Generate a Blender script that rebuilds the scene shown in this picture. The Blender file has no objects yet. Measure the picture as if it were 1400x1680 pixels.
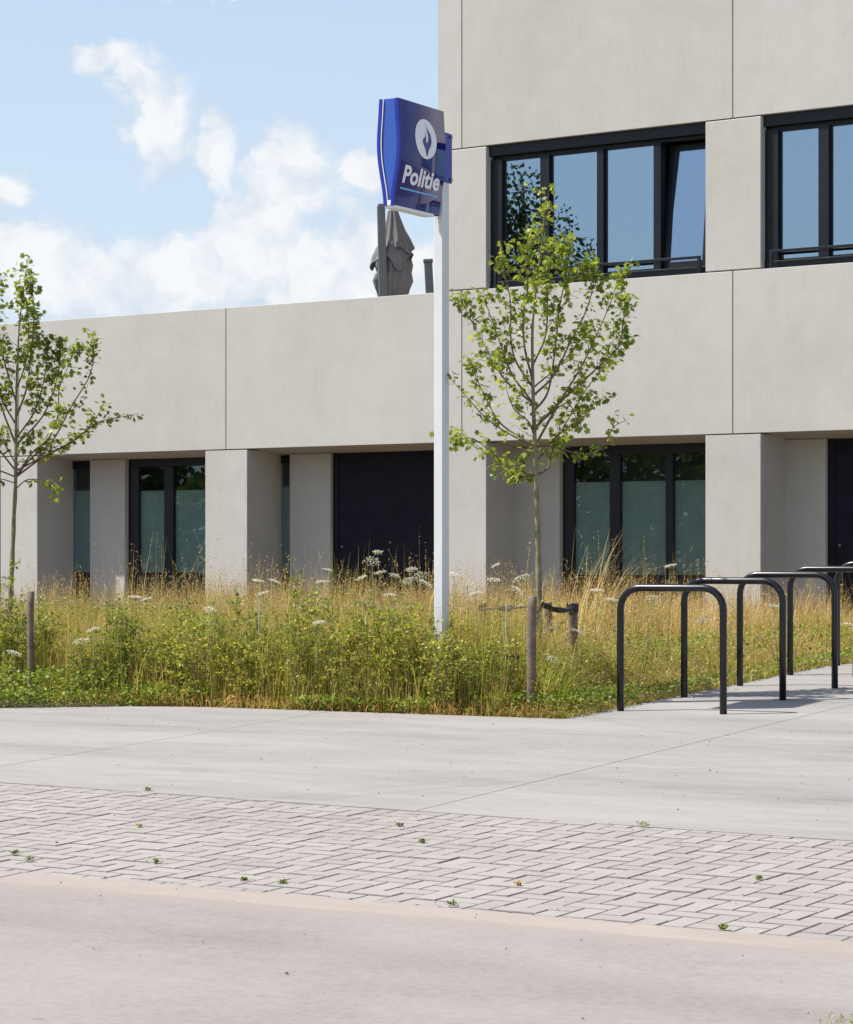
import bpy, bmesh, math, random
import numpy as np
from mathutils import Vector, Matrix

random.seed(7)
rng = np.random.default_rng(11)
sc = bpy.context.scene
col = sc.collection

# ------------------------------------------------------------------ camera
CAM_Z = 1.68
FPX = 4300.0                      # focal length in pixels of the 1400 px wide photograph
cam_d = bpy.data.cameras.new('camera')
cam = bpy.data.objects.new('camera', cam_d)
col.objects.link(cam)
cam.location = (0, 0, CAM_Z)
cam.rotation_euler = (math.radians(90), 0, 0)
cam_d.sensor_fit = 'HORIZONTAL'
cam_d.sensor_width = 36.0
cam_d.lens = 36.0 * FPX / 1400.0
cam_d.shift_y = 72.0 / 1400.0
cam_d.clip_start = 0.1
cam_d.clip_end = 6000
sc.camera = cam

# ------------------------------------------------------------------ sun, sky, exposure
SUN_EL = math.radians(57)
SUN_AZ = math.radians(1.0)        # shadows run along +X, turned this much towards +Y
sd = Vector((math.cos(SUN_AZ) * math.cos(SUN_EL), math.sin(SUN_AZ) * math.cos(SUN_EL), -math.sin(SUN_EL)))
sun_d = bpy.data.lights.new('sun', 'SUN')
sun_d.energy = 5.0
sun_d.angle = math.radians(0.53)
sun_d.color = (1.0, 0.955, 0.89)
sun = bpy.data.objects.new('sun', sun_d)
col.objects.link(sun)
sun.rotation_euler = sd.to_track_quat('-Z', 'Y').to_euler()
sun.location = (-20, 0, 30)

sc.view_settings.view_transform = 'Standard'
sc.view_settings.look = 'None'
sc.view_settings.exposure = 0.52
sc.cycles.max_bounces = 7
sc.cycles.diffuse_bounces = 3
sc.cycles.glossy_bounces = 3
sc.cycles.transmission_bounces = 4
sc.cycles.transparent_max_bounces = 6
sc.view_settings.gamma = 1.0
sc.view_settings.use_curve_mapping = False

world = bpy.data.worlds.new('World')
sc.world = world
world.use_nodes = True


class NT:
    """small helper for wiring node trees"""
    def __init__(self, tree):
        self.t = tree
        self.n = tree.nodes
        self.l = tree.links

    def new(self, typ, **kw):
        nd = self.n.new(typ)
        for k, v in kw.items():
            setattr(nd, k, v)
        return nd

    def link(self, a, b):
        self.l.new(a, b)

    def val(self, sock, v):
        if hasattr(v, 'is_output') or isinstance(v, bpy.types.NodeSocket):
            self.l.new(v, sock)
        else:
            sock.default_value = v

    def math(self, op, a, b=0.0, c=None, clamp=False):
        nd = self.n.new('ShaderNodeMath')
        nd.operation = op
        nd.use_clamp = clamp
        self.val(nd.inputs[0], a)
        self.val(nd.inputs[1], b)
        if c is not None:
            self.val(nd.inputs[2], c)
        return nd.outputs[0]

    def vec(self, op, a, b=(0, 0, 0)):
        nd = self.n.new('ShaderNodeVectorMath')
        nd.operation = op
        self.val(nd.inputs[0], a)
        if len(nd.inputs) > 1:
            self.val(nd.inputs[1], b)
        return nd

    def noise(self, vec, scale, detail=4, rough=0.5, dist=0.0):
        nd = self.n.new('ShaderNodeTexNoise')
        if vec is not None:
            self.l.new(vec, nd.inputs['Vector'])
        nd.inputs['Scale'].default_value = scale
        nd.inputs['Detail'].default_value = detail
        nd.inputs['Roughness'].default_value = rough
        nd.inputs['Distortion'].default_value = dist
        return nd

    def ramp(self, fac, stops, interp='LINEAR'):
        nd = self.n.new('ShaderNodeValToRGB')
        cr = nd.color_ramp
        cr.interpolation = interp
        while len(cr.elements) > 1:
            cr.elements.remove(cr.elements[-1])
        for i, (p, c) in enumerate(stops):
            e = cr.elements[0] if i == 0 else cr.elements.new(p)
            e.position = p
            e.color = (c[0], c[1], c[2], 1)
        self.val(nd.inputs[0], fac)
        return nd.outputs[0]

    def mix(self, fac, a, b, mode='MIX'):
        nd = self.n.new('ShaderNodeMix')
        nd.data_type = 'RGBA'
        nd.blend_type = mode
        self.val(nd.inputs[0], fac)
        for s, v in ((nd.inputs[6], a), (nd.inputs[7], b)):
            if isinstance(v, bpy.types.NodeSocket):
                self.l.new(v, s)
            else:
                s.default_value = (v[0], v[1], v[2], 1)
        return nd.outputs[2]


def build_world():
    T = NT(world.node_tree)
    bg = next(n for n in T.n if n.type == 'BACKGROUND')
    sky = T.new('ShaderNodeTexSky', sky_type='NISHITA')
    sky.sun_disc = False
    sky.sun_elevation = SUN_EL
    sky.sun_rotation = math.radians(-91)
    sky.altitude = 0
    sky.air_density = 1.0
    sky.dust_density = 1.2
    sky.ozone_density = 1.6
    tc = T.new('ShaderNodeTexCoord')
    d = tc.outputs['Generated']
    sep = T.new('ShaderNodeSeparateXYZ')
    T.link(d, sep.inputs[0])
    x, y, z = sep.outputs
    # cumulus bank: heaps given by azimuth / elevation (radians-ish) with billowing edges
    az = T.math('ARCTAN2', x, y)
    el = T.math('ARCSINE', z)
    com = T.new('ShaderNodeCombineXYZ')
    T.link(az, com.inputs[0])
    T.link(el, com.inputs[1])
    p = com.outputs[0]
    n1 = T.noise(p, 42, 8, 0.56)
    n2 = T.noise(p, 130, 5, 0.55)
    wob = T.vec('SUBTRACT', n1.outputs['Color'], (0.5, 0.5, 0.5)).outputs[0]
    wob = T.vec('MULTIPLY', wob, (0.030, 0.026, 0)).outputs[0]
    pw = T.vec('ADD', p, wob).outputs[0]
    blobs = [(485, 300, 78, 88), (420, 385, 95, 105), (470, 440, 180, 95), (290, 462, 190, 66), (120, 462, 195, 72), (20, 435, 160, 82),
             (265, 205, 62, 110), (165, 108, 72, 28), (222, 150, 58, 42), (590, 415, 95, 78), (660, 455, 125, 62), (590, 290, 66, 40),
             (5, 325, 60, 46), (355, 265, 40, 80), (345, 215, 22, 30), (640, 490, 190, 80), (-240, 430, 200, 90), (-480, 380, 180, 110), (-800, 430, 260, 80),
             (360, -2, 70, 16), (950, 430, 260, 90), (1350, 400, 220, 110), (1800, 440, 320, 80)]
    best = None
    for (bx, by, rx, ry) in blobs:
        c = ((bx - 700) / FPX, (912 - by) / FPX, 0)
        q = T.vec('SUBTRACT', pw, c).outputs[0]
        q = T.vec('MULTIPLY', q, (FPX / rx, FPX / ry, 0)).outputs[0]
        ln = T.new('ShaderNodeVectorMath', operation='LENGTH')
        T.link(q, ln.inputs[0])
        v = T.math('SUBTRACT', 1.0, ln.outputs['Value'])
        best = v if best is None else T.math('SMOOTH_MAX', best, v, 0.18)
    # the rest of the sky carries the same scattered heaps
    g = T.noise(d, 5.5, 9, 0.55)
    low = T.math('SUBTRACT', 1.0, T.math('ABSOLUTE', T.math('MULTIPLY', T.math('SUBTRACT', z, 0.22), 2.2)))
    gen = T.math('ADD', T.math('MULTIPLY', T.math('SUBTRACT', g.outputs[0], 0.60), 5.0), T.math('MULTIPLY', T.math('SUBTRACT', low, 0.8), 1.2))
    behind = T.math('GREATER_THAN', T.math('ABSOLUTE', az), 0.30)
    gen = T.math('SUBTRACT', gen, T.math('MULTIPLY', T.math('SUBTRACT', 1.0, behind), 4.0))
    fld = T.math('MAXIMUM', best, gen)
    fld = T.math('ADD', fld, T.math('MULTIPLY', T.math('SUBTRACT', n1.outputs[0], 0.5), 1.5))
    fld = T.math('ADD', fld, T.math('MULTIPLY', T.math('SUBTRACT', n2.outputs[0], 0.5), 0.55))
    mask = T.new('ShaderNodeMapRange', interpolation_type='SMOOTHSTEP')
    T.link(fld, mask.inputs['Value'])
    mask.inputs['From Min'].default_value = -0.24
    mask.inputs['From Max'].default_value = 0.52
    above = T.new('ShaderNodeMapRange')
    T.link(el, above.inputs['Value'])
    above.inputs['From Min'].default_value = -0.01
    above.inputs['From Max'].default_value = 0.03
    m = T.math('MULTIPLY', mask.outputs[0], above.outputs[0])
    n3 = T.noise(T.vec('ADD', pw, (0.004, -0.006, 0)).outputs[0], 60, 6, 0.55)
    depth = T.math('ADD', T.math('MULTIPLY', n3.outputs[0], 0.75), T.math('MULTIPLY', mask.outputs[0], 0.25))
    shade = T.ramp(depth, [(0.42, (0.74, 0.81, 0.90)), (0.55, (0.89, 0.93, 0.975)), (0.68, (1.06, 1.06, 1.05))])
    cl = T.mix(1.0, shade, (5.55, 5.65, 5.8), 'MULTIPLY')
    veil = T.new('ShaderNodeMapRange', interpolation_type='SMOOTHSTEP')       # summer haze thickening towards the horizon
    T.link(el, veil.inputs['Value'])
    veil.inputs['From Min'].default_value = 0.75
    veil.inputs['From Max'].default_value = 0.0
    veil.inputs['To Max'].default_value = 0.72
    skyc = T.mix(veil.outputs[0], sky.outputs[0], (4.2, 5.1, 6.15))
    out = T.mix(T.math('MULTIPLY', m, 0.93), skyc, cl)
    T.link(out, bg.inputs['Color'])
    bg.inputs['Strength'].default_value = 0.112


build_world()

# ------------------------------------------------------------------ frames of the place
A = Vector((0.485, 0.8745, 0.0)).normalized()      # away from the road
B = Vector((A.y, -A.x, 0.0))                       # along the road, to the right
SLOPE = 0.034
A_FLAT = 21.6


def zg(a):
    return SLOPE * min(max(a, -6.0), A_FLAT)


def zgv(a):
    return SLOPE * np.clip(a, -6.0, A_FLAT)


def ab(a, b, dz=0.0):
    p = A * a + B * b
    return Vector((p.x, p.y, zg(a) + dz))


def abv(a, b, dz=0.0):
    return np.stack([A.x * a + B.x * b, A.y * a + B.y * b, zgv(a) + dz], axis=-1)


def to_ab(x, y):
    return (A.x * x + A.y * y, B.x * x + B.y * y)


def at(px, py, dist):
    """world point seen at photo pixel (px, py), dist metres in front of the camera"""
    return Vector(((px - 700) / FPX * dist, dist, CAM_Z + (912 - py) / FPX * dist))


def ground_at(px, py):
    u, v = (px - 700) / FPX, (py - 912) / FPX
    d = CAM_Z / (v + SLOPE * (A.x * u + A.y))
    return Vector((u * d, d, CAM_Z - v * d))


# ------------------------------------------------------------------ object helpers
def tag(o, label=None, cat=None, group=None, kind=None):
    if label:
        o['label'] = label
    if cat:
        o['category'] = cat
    if group:
        o['group'] = group
    if kind:
        o['kind'] = kind
    return o


def empty(name, loc=(0, 0, 0), rz=0.0, parent=None):
    o = bpy.data.objects.new(name, None)
    col.objects.link(o)
    o.location = loc
    o.rotation_euler = (0, 0, rz)
    o.empty_display_size = 0.1
    if parent:
        o.parent = parent
    return o


def link(name, me, mat=None, parent=None):
    o = bpy.data.objects.new(name, me)
    col.objects.link(o)
    if mat is not None and len(me.materials) == 0:
        me.materials.append(mat)
    if parent:
        o.parent = parent
    return o


def np_mesh(name, verts, loops, sizes, smooth=False):
    """mesh straight from numpy arrays"""
    me = bpy.data.meshes.new(name)
    verts = np.asarray(verts, dtype=np.float32)
    loops = np.asarray(loops, dtype=np.int32)
    sizes = np.asarray(sizes, dtype=np.int32)
    me.vertices.add(len(verts))
    me.vertices.foreach_set('co', verts.ravel())
    me.loops.add(len(loops))
    me.loops.foreach_set('vertex_index', loops)
    me.polygons.add(len(sizes))
    me.polygons.foreach_set('loop_start', np.concatenate([[0], np.cumsum(sizes)[:-1]]).astype(np.int32))
    me.polygons.foreach_set('loop_total', sizes)
    if smooth:
        me.polygons.foreach_set('use_smooth', np.ones(len(sizes), dtype=bool))
    me.update(calc_edges=True)
    me.validate()
    return me


class MB:
    """collects shapes into one mesh"""
    def __init__(self):
        self.bm = bmesh.new()

    def box(self, x0, x1, y0, y1, z0, z1, bev=0.0, M=None, segs=1):
        r = bmesh.ops.create_cube(self.bm, size=1.0)
        vs = r['verts']
        for v in vs:
            v.co = Vector((x0 + (v.co.x + .5) * (x1 - x0), y0 + (v.co.y + .5) * (y1 - y0), z0 + (v.co.z + .5) * (z1 - z0)))
        if bev > 0:
            es = list({e for v in vs for e in v.link_edges})
            r = bmesh.ops.bevel(self.bm, geom=es, offset=bev, segments=segs, affect='EDGES', profile=0.5)
            vs = list({v for f in r['faces'] for v in f.verts} | {v for v in vs if v.is_valid})
        if M is not None:
            bmesh.ops.transform(self.bm, matrix=M, verts=vs)
        return self

    def prism(self, pts, z0, z1, bev=0.0):
        """vertical prism over a plan polygon; z0 and z1 numbers or functions of (x, y)"""
        f0 = z0 if callable(z0) else (lambda x, y: z0)
        f1 = z1 if callable(z1) else (lambda x, y: z1)
        lo = [self.bm.verts.new((x, y, f0(x, y))) for x, y in pts]
        hi = [self.bm.verts.new((x, y, f1(x, y))) for x, y in pts]
        n = len(pts)
        self.bm.faces.new(list(reversed(lo)))
        top = self.bm.faces.new(hi)
        for i in range(n):
            j = (i + 1) % n
            self.bm.faces.new((lo[i], lo[j], hi[j], hi[i]))
        if bev > 0:
            bmesh.ops.bevel(self.bm, geom=list(top.edges), offset=bev, segments=1, affect='EDGES')
        return self

    def tube(self, pts, rad, sides=10, caps=True):
        """tube along a polyline, rad a number or a list"""
        pts = [Vector(p) for p in pts]
        n = len(pts)
        rads = rad if isinstance(rad, (list, tuple)) else [rad] * n
        tan = []
        for i in range(n):
            t = pts[min(i + 1, n - 1)] - pts[max(i - 1, 0)]
            tan.append(t.normalized())
        ref = Vector((0, 0, 1)) if abs(tan[0].z) < 0.9 else Vector((1, 0, 0))
        u = (ref - tan[0] * ref.dot(tan[0])).normalized()
        rings = []
        for i in range(n):
            u = (u - tan[i] * u.dot(tan[i]))
            u = u.normalized() if u.length > 1e-6 else tan[i].orthogonal().normalized()
            w = tan[i].cross(u)
            rings.append([self.bm.verts.new(pts[i] + (u * math.cos(k * 2 * math.pi / sides) + w * math.sin(k * 2 * math.pi / sides)) * rads[i]) for k in range(sides)])
        for i in range(n - 1):
            for k in range(sides):
                j = (k + 1) % sides
                f = self.bm.faces.new((rings[i][k], rings[i][j], rings[i + 1][j], rings[i + 1][k]))
                f.smooth = True
        if caps:
            self.bm.faces.new(list(reversed(rings[0])))
            self.bm.faces.new(rings[-1])
        return self

    def grid(self, rows, close=False, smooth=True):
        """surface through rows of points"""
        vs = [[self.bm.verts.new(p) for p in r] for r in rows]
        for i in range(len(vs) - 1):
            m = len(vs[i])
            for k in range(m if close else m - 1):
                j = (k + 1) % m
                f = self.bm.faces.new((vs[i][k], vs[i][j], vs[i + 1][j], vs[i + 1][k]))
                f.smooth = smooth
        return vs

    def mesh(self, name):
        bmesh.ops.recalc_face_normals(self.bm, faces=self.bm.faces)
        me = bpy.data.meshes.new(name)
        self.bm.to_mesh(me)
        self.bm.free()
        return me

    def build(self, name, mat, parent=None):
        return link(name, self.mesh(name), mat, parent)


def box_part(name, b, mat, parent, bev=0.006):
    return MB().box(*b, bev=bev).build(name, mat, parent)


# ------------------------------------------------------------------ materials
def new_mat(name):
    m = bpy.data.materials.new(name)
    m.use_nodes = True
    T = NT(m.node_tree)
    bsdf = next(n for n in T.n if n.type == 'BSDF_PRINCIPLED')
    return m, T, bsdf


def plain(name, c, rough=0.5, metal=0.0, spec=0.5, var=0.0, scale=8.0, bump=0.0, coat=0.0):
    m, T, b = new_mat(name)
    b.inputs['Roughness'].default_value = rough
    b.inputs['Metallic'].default_value = metal
    b.inputs['Specular IOR Level'].default_value = spec
    b.inputs['Coat Weight'].default_value = coat
    b.inputs['Coat Roughness'].default_value = 0.03
    tc = T.new('ShaderNodeTexCoord')
    n = T.noise(tc.outputs['Object'], scale, 5, 0.6)
    lo = tuple(v * (1 - var) for v in c)
    hi = tuple(min(1, v * (1 + var)) for v in c)
    T.link(T.ramp(n.outputs[0], [(0.3, lo), (0.7, hi)]), b.inputs['Base Color'])
    if bump > 0:
        bp = T.new('ShaderNodeBump')
        bp.inputs['Strength'].default_value = bump
        bp.inputs['Distance'].default_value = 0.01
        n2 = T.noise(tc.outputs['Object'], scale * 6, 4, 0.6)
        T.link(n2.outputs[0], bp.inputs['Height'])
        T.link(bp.outputs[0], b.inputs['Normal'])
    return m


def mat_facade(name, tint=(1, 1, 1)):
    m, T, b = new_mat(name)
    tc = T.new('ShaderNodeTexCoord')
    o = tc.outputs['Object']
    oi = T.new('ShaderNodeObjectInfo')
    off = T.vec('SCALE', oi.outputs['Random'])
    mp = T.new('ShaderNodeMapping')
    mp.inputs['Scale'].default_value = (7.0, 7.0, 0.5)          # streaks run down
    T.link(o, mp.inputs['Vector'])
    n_str = T.noise(mp.outputs[0], 3.0, 6, 0.6)
    n_big = T.noise(o, 0.55, 5, 0.6)
    n_mid = T.noise(o, 3.2, 6, 0.65)
    n_fin = T.noise(o, 55, 3, 0.6)
    mp2 = T.new('ShaderNodeMapping')
    mp2.inputs['Scale'].default_value = (0.6, 0.6, 16)
    T.link(o, mp2.inputs['Vector'])
    n_lift = T.noise(mp2.outputs[0], 2.0, 3, 0.5)
    v = T.math('ADD', T.math('MULTIPLY', n_big.outputs[0], 0.42), T.math('MULTIPLY', n_mid.outputs[0], 0.26))
    v = T.math('ADD', v, T.math('MULTIPLY', n_str.outputs[0], 0.13))
    v = T.math('ADD', v, T.math('MULTIPLY', n_fin.outputs[0], 0.07))
    v = T.math('ADD', v, T.math('MULTIPLY', n_lift.outputs[0], 0.05))
    v = T.math('ADD', v, T.math('MULTIPLY', T.math('SUBTRACT', oi.outputs['Random'], 0.5), 0.075))
    c = T.ramp(v, [(0.34, (0.425 * tint[0], 0.404 * tint[1], 0.368 * tint[2])), (0.5, (0.486 * tint[0], 0.468 * tint[1], 0.432 * tint[2])), (0.66, (0.530 * tint[0], 0.512 * tint[1], 0.476 * tint[2]))])
    # a few rusty / pale drips
    n_sp = T.noise(o, 1.1, 2, 0.5)
    sp = T.math('MULTIPLY', T.math('GREATER_THAN', n_sp.outputs[0], 0.7), T.math('MULTIPLY', n_str.outputs[0], 0.25))
    c = T.mix(sp, c, (0.50, 0.43, 0.36))
    vo = T.new('ShaderNodeTexVoronoi')
    T.link(o, vo.inputs['Vector'])
    vo.inputs['Scale'].default_value = 14
    pores = T.math('LESS_THAN', vo.outputs['Distance'], 0.045)
    c = T.mix(T.math('MULTIPLY', pores, 0.35), c, (0.25, 0.24, 0.22))
    T.link(c, b.inputs['Base Color'])
    b.inputs['Roughness'].default_value = 0.86
    b.inputs['Specular IOR Level'].default_value = 0.25
    bp = T.new('ShaderNodeBump')
    bp.inputs['Strength'].default_value = 0.12
    bp.inputs['Distance'].default_value = 0.004
    T.link(T.math('ADD', n_mid.outputs[0], T.math('MULTIPLY', n_fin.outputs[0], 0.4)), bp.inputs['Height'])
    T.link(bp.outputs[0], b.inputs['Normal'])
    return m


def mat_paving(name, dark, light, streak=(1, 1, 1), s1=0.8, speck=0.5, marks=False, rough=0.9, blue=0.0, dust=None, grain=0.15, smear=0.0):
    """trowelled or worn ground surface in road coordinates"""
    m, T, b = new_mat(name)
    g = T.new('ShaderNodeNewGeometry')
    mp = T.new('ShaderNodeMapping')
    mp.inputs['Rotation'].default_value = (0, 0, math.atan2(-B.y, B.x))
    T.link(g.outputs['Position'], mp.inputs['Vector'])
    o = mp.outputs[0]
    mp2 = T.new('ShaderNodeMapping')
    mp2.inputs['Scale'].default_value = streak
    T.link(o, mp2.inputs['Vector'])
    so = mp2.outputs[0]
    n1 = T.noise(so, s1, 7, 0.6, 0.3)
    n2 = T.noise(so, s1 * 5, 6, 0.62, 0.2)
    n3 = T.noise(o, 45, 5, 0.75)
    n4 = T.noise(o, 0.35, 3, 0.5)
    n6 = T.noise(o, 26, 7, 0.82)
    n7 = T.noise(so, s1 * 16, 5, 0.7)
    v = T.math('ADD', T.math('MULTIPLY', n1.outputs[0], 0.60), T.math('MULTIPLY', n2.outputs[0], 0.26))
    v = T.math('ADD', v, T.math('MULTIPLY', n3.outputs[0], 0.17))
    v = T.math('ADD', v, T.math('MULTIPLY', n4.outputs[0], 0.18))
    v = T.math('ADD', v, T.math('MULTIPLY', T.math('SUBTRACT', n6.outputs[0], 0.5), grain))
    v = T.math('ADD', v, T.math('MULTIPLY', T.math('SUBTRACT', n7.outputs[0], 0.5), smear))
    mid = tuple((p * 0.42 + q * 0.58) for p, q in zip(dark, light))
    c = T.ramp(v, [(0.40, dark), (0.56, mid), (0.71, light)])
    if blue > 0:
        nb = T.noise(so, s1 * 1.7, 4, 0.5, 0.4)
        k = T.new('ShaderNodeMapRange')
        T.link(nb.outputs[0], k.inputs['Value'])
        k.inputs['From Min'].default_value = 0.52
        k.inputs['From Max'].default_value = 0.72
        k.inputs['To Max'].default_value = blue
        c = T.mix(k.outputs[0], c, (light[0] * 0.86, light[1] * 0.93, light[2] * 0.99))
    # specks and stains with a shape of their own
    vo = T.new('ShaderNodeTexVoronoi')
    T.link(o, vo.inputs['Vector'])
    vo.inputs['Scale'].default_value = 9
    n5 = T.noise(o, 2.3, 2, 0.5)
    sp = T.math('MULTIPLY', T.math('LESS_THAN', vo.outputs['Distance'], 0.05), T.math('GREATER_THAN', n5.outputs[0], 0.55))
    c = T.mix(T.math('MULTIPLY', sp, speck), c, tuple(v_ * 0.45 for v_ in dark))
    if grain > .3:
        v2 = T.new('ShaderNodeTexVoronoi')
        T.link(so, v2.inputs['Vector'])
        v2.inputs['Scale'].default_value = 3.1
        bl = T.math('LESS_THAN', T.math('ADD', v2.outputs['Distance'], T.math('MULTIPLY', n6.outputs[0], 0.06)), 0.075)
        c = T.mix(T.math('MULTIPLY', bl, 0.4), c, tuple(v_ * 0.5 for v_ in dark))
    if marks:
        # faint rubber arcs left by turning wheels
        for (cx, cy, r, w, st) in marks:
            q = T.vec('SUBTRACT', g.outputs['Position'], (cx, cy, 0)).outputs[0]
            q = T.vec('MULTIPLY', q, (1, 1, 0)).outputs[0]
            ln = T.new('ShaderNodeVectorMath', operation='LENGTH')
            T.link(q, ln.inputs[0])
            dd = T.math('ABSOLUTE', T.math('SUBTRACT', ln.outputs['Value'], r))
            k = T.math('SUBTRACT', 1.0, T.math('DIVIDE', dd, w), clamp=True)
            k = T.math('MULTIPLY', T.math('MULTIPLY', k, st), n1.outputs[0])
            c = T.mix(k, c, tuple(v_ * 0.55 for v_ in dark))
    if dust:
        # sand washed off a kerb line: dust = (offset, slope, reach, colour)
        so_ = T.new('ShaderNodeSeparateXYZ')
        T.link(g.outputs['Position'], so_.inputs[0])
        aa = T.math('ADD', T.math('MULTIPLY', so_.outputs[0], A.x), T.math('MULTIPLY', so_.outputs[1], A.y))
        bb = T.math('ADD', T.math('MULTIPLY', so_.outputs[0], B.x), T.math('MULTIPLY', so_.outputs[1], B.y))
        e = T.math('SUBTRACT', T.math('ADD', dust[0], T.math('MULTIPLY', bb, dust[1])), aa)
        e = T.math('ADD', T.math('DIVIDE', e, dust[2]), T.math('MULTIPLY', T.math('SUBTRACT', n1.outputs[0], 0.5), 2.2))
        e = T.math('ADD', e, T.math('MULTIPLY', T.math('SUBTRACT', n2.outputs[0], 0.5), 1.6))
        k = T.new('ShaderNodeMapRange', interpolation_type='SMOOTHSTEP')
        T.link(e, k.inputs['Value'])
        k.inputs['From Min'].default_value = 1.0
        k.inputs['From Max'].default_value = 0.0
        k.inputs['To Max'].default_value = 0.85
        c = T.mix(k.outputs[0], c, dust[3])
    T.link(c, b.inputs['Base Color'])
    b.inputs['Roughness'].default_value = rough
    b.inputs['Specular IOR Level'].default_value = 0.25
    bp = T.new('ShaderNodeBump')
    bp.inputs['Strength'].default_value = 0.25
    bp.inputs['Distance'].default_value = 0.004
    T.link(T.math('ADD', n3.outputs[0], T.math('MULTIPLY', n2.outputs[0], 0.5)), bp.inputs['Height'])
    T.link(bp.outputs[0], b.inputs['Normal'])
    return m


def mat_paver(name):
    m, T, b = new_mat(name)
    oi = T.new('ShaderNodeObjectInfo')
    ge = T.new('ShaderNodeNewGeometry')
    rnd = T.math('FRACT', T.math('ADD', oi.outputs['Random'], ge.outputs['Random Per Island']))
    n1 = T.noise(ge.outputs['Position'], 1.1, 4, 0.6)
    n2 = T.noise(ge.outputs['Position'], 60, 4, 0.7)
    n3 = T.noise(ge.outputs['Position'], 12, 5, 0.7)
    v = T.math('ADD', T.math('MULTIPLY', rnd, 0.13), T.math('MULTIPLY', n1.outputs[0], 0.40))
    v = T.math('ADD', v, T.math('MULTIPLY', n2.outputs[0], 0.16))
    v = T.math('ADD', v, T.math('MULTIPLY', n3.outputs[0], 0.20))
    c = T.ramp(v, [(0.25, (0.242, 0.220, 0.203)), (0.45, (0.304, 0.278, 0.257)), (0.68, (0.362, 0.333, 0.309))])
    # dirt patches
    n4 = T.noise(ge.outputs['Position'], 3.1, 6, 0.75)
    k = T.new('ShaderNodeMapRange')
    T.link(n4.outputs[0], k.inputs['Value'])
    k.inputs['From Min'].default_value = 0.60
    k.inputs['From Max'].default_value = 0.76
    k.inputs['To Max'].default_value = 0.5
    c = T.mix(T.math('MULTIPLY', k.outputs[0], n2.outputs[0]), c, (0.16, 0.145, 0.13))
    T.link(c, b.inputs['Base Color'])
    b.inputs['Roughness'].default_value = 0.92
    b.inputs['Specular IOR Level'].default_value = 0.2
    bp = T.new('ShaderNodeBump')
    bp.inputs['Strength'].default_value = 0.3
    bp.inputs['Distance'].default_value = 0.003
    T.link(n2.outputs[0], bp.inputs['Height'])
    T.link(bp.outputs[0], b.inputs['Normal'])
    return m


def mat_leaf(name, stops, trans=0.35, rough=0.5, spec=0.35, per_plant=False):
    """each leaf takes its own colour from the ramp"""
    m, T, b = new_mat(name)
    ge = T.new('ShaderNodeNewGeometry')
    c = T.ramp(ge.outputs['Random Per Island'], stops)
    n = T.noise(ge.outputs['Position'], 2.2, 3, 0.6)
    oi = T.new('ShaderNodeObjectInfo')
    c = T.mix(1.0, c, T.ramp(oi.outputs['Random'], [(0, (0.74, 0.88, 0.9)), (.5, (1.0, 1.0, 1.0)), (1, (1.24, 1.14, 1.0))]), 'MULTIPLY') if per_plant else c
    c = T.mix(1.0, c, T.ramp(n.outputs[0], [(0.3, (0.82, 0.80, 0.80)), (0.7, (1.12, 1.1, 1.1))]), 'MULTIPLY')
    T.link(c, b.inputs['Base Color'])
    b.inputs['Roughness'].default_value = rough
    b.inputs['Specular IOR Level'].default_value = spec
    if trans > 0:
        tr = T.new('ShaderNodeBsdfTranslucent')
        T.link(T.mix(1.0, c, (1.25, 1.2, 0.75), 'MULTIPLY'), tr.inputs['Color'])
        mx = T.new('ShaderNodeMixShader')
        mx.inputs[0].default_value = trans
        T.link(b.outputs[0], mx.inputs[1])
        T.link(tr.outputs[0], mx.inputs[2])
        out = next(n_ for n_ in T.n if n_.type == 'OUTPUT_MATERIAL')
        T.link(mx.outputs[0], out.inputs['Surface'])
    return m


def mat_glass(name, refl, tint=(0.5, 0.6, 0.62), gl=(0.86, 0.93, 1.0), wav=0.0005):
    m, T, b = new_mat(name)
    T.n.remove(b)
    out = next(n_ for n_ in T.n if n_.type == 'OUTPUT_MATERIAL')
    tr = T.new('ShaderNodeBsdfTransparent')
    tr.inputs['Color'].default_value = (*tint, 1)
    gs = T.new('ShaderNodeBsdfGlossy')
    gs.inputs['Roughness'].default_value = 0.0
    gs.inputs['Color'].default_value = (*gl, 1)
    tc = T.new('ShaderNodeTexCoord')
    n = T.noise(tc.outputs['Object'], 1.6, 2, 0.5)
    bp = T.new('ShaderNodeBump')
    bp.inputs['Strength'].default_value = 1.0
    bp.inputs['Distance'].default_value = wav
    T.link(n.outputs[0], bp.inputs['Height'])
    T.link(bp.outputs[0], gs.inputs['Normal'])
    lw = T.new('ShaderNodeLayerWeight')
    lw.inputs['Blend'].default_value = 0.25
    fac = T.math('ADD', refl, T.math('MULTIPLY', lw.outputs['Fresnel'], 0.35), clamp=True)
    mx = T.new('ShaderNodeMixShader')
    T.link(fac, mx.inputs[0])
    T.link(tr.outputs[0], mx.inputs[1])
    T.link(gs.outputs[0], mx.inputs[2])
    T.link(mx.outputs[0], out.inputs['Surface'])
    return m


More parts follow.
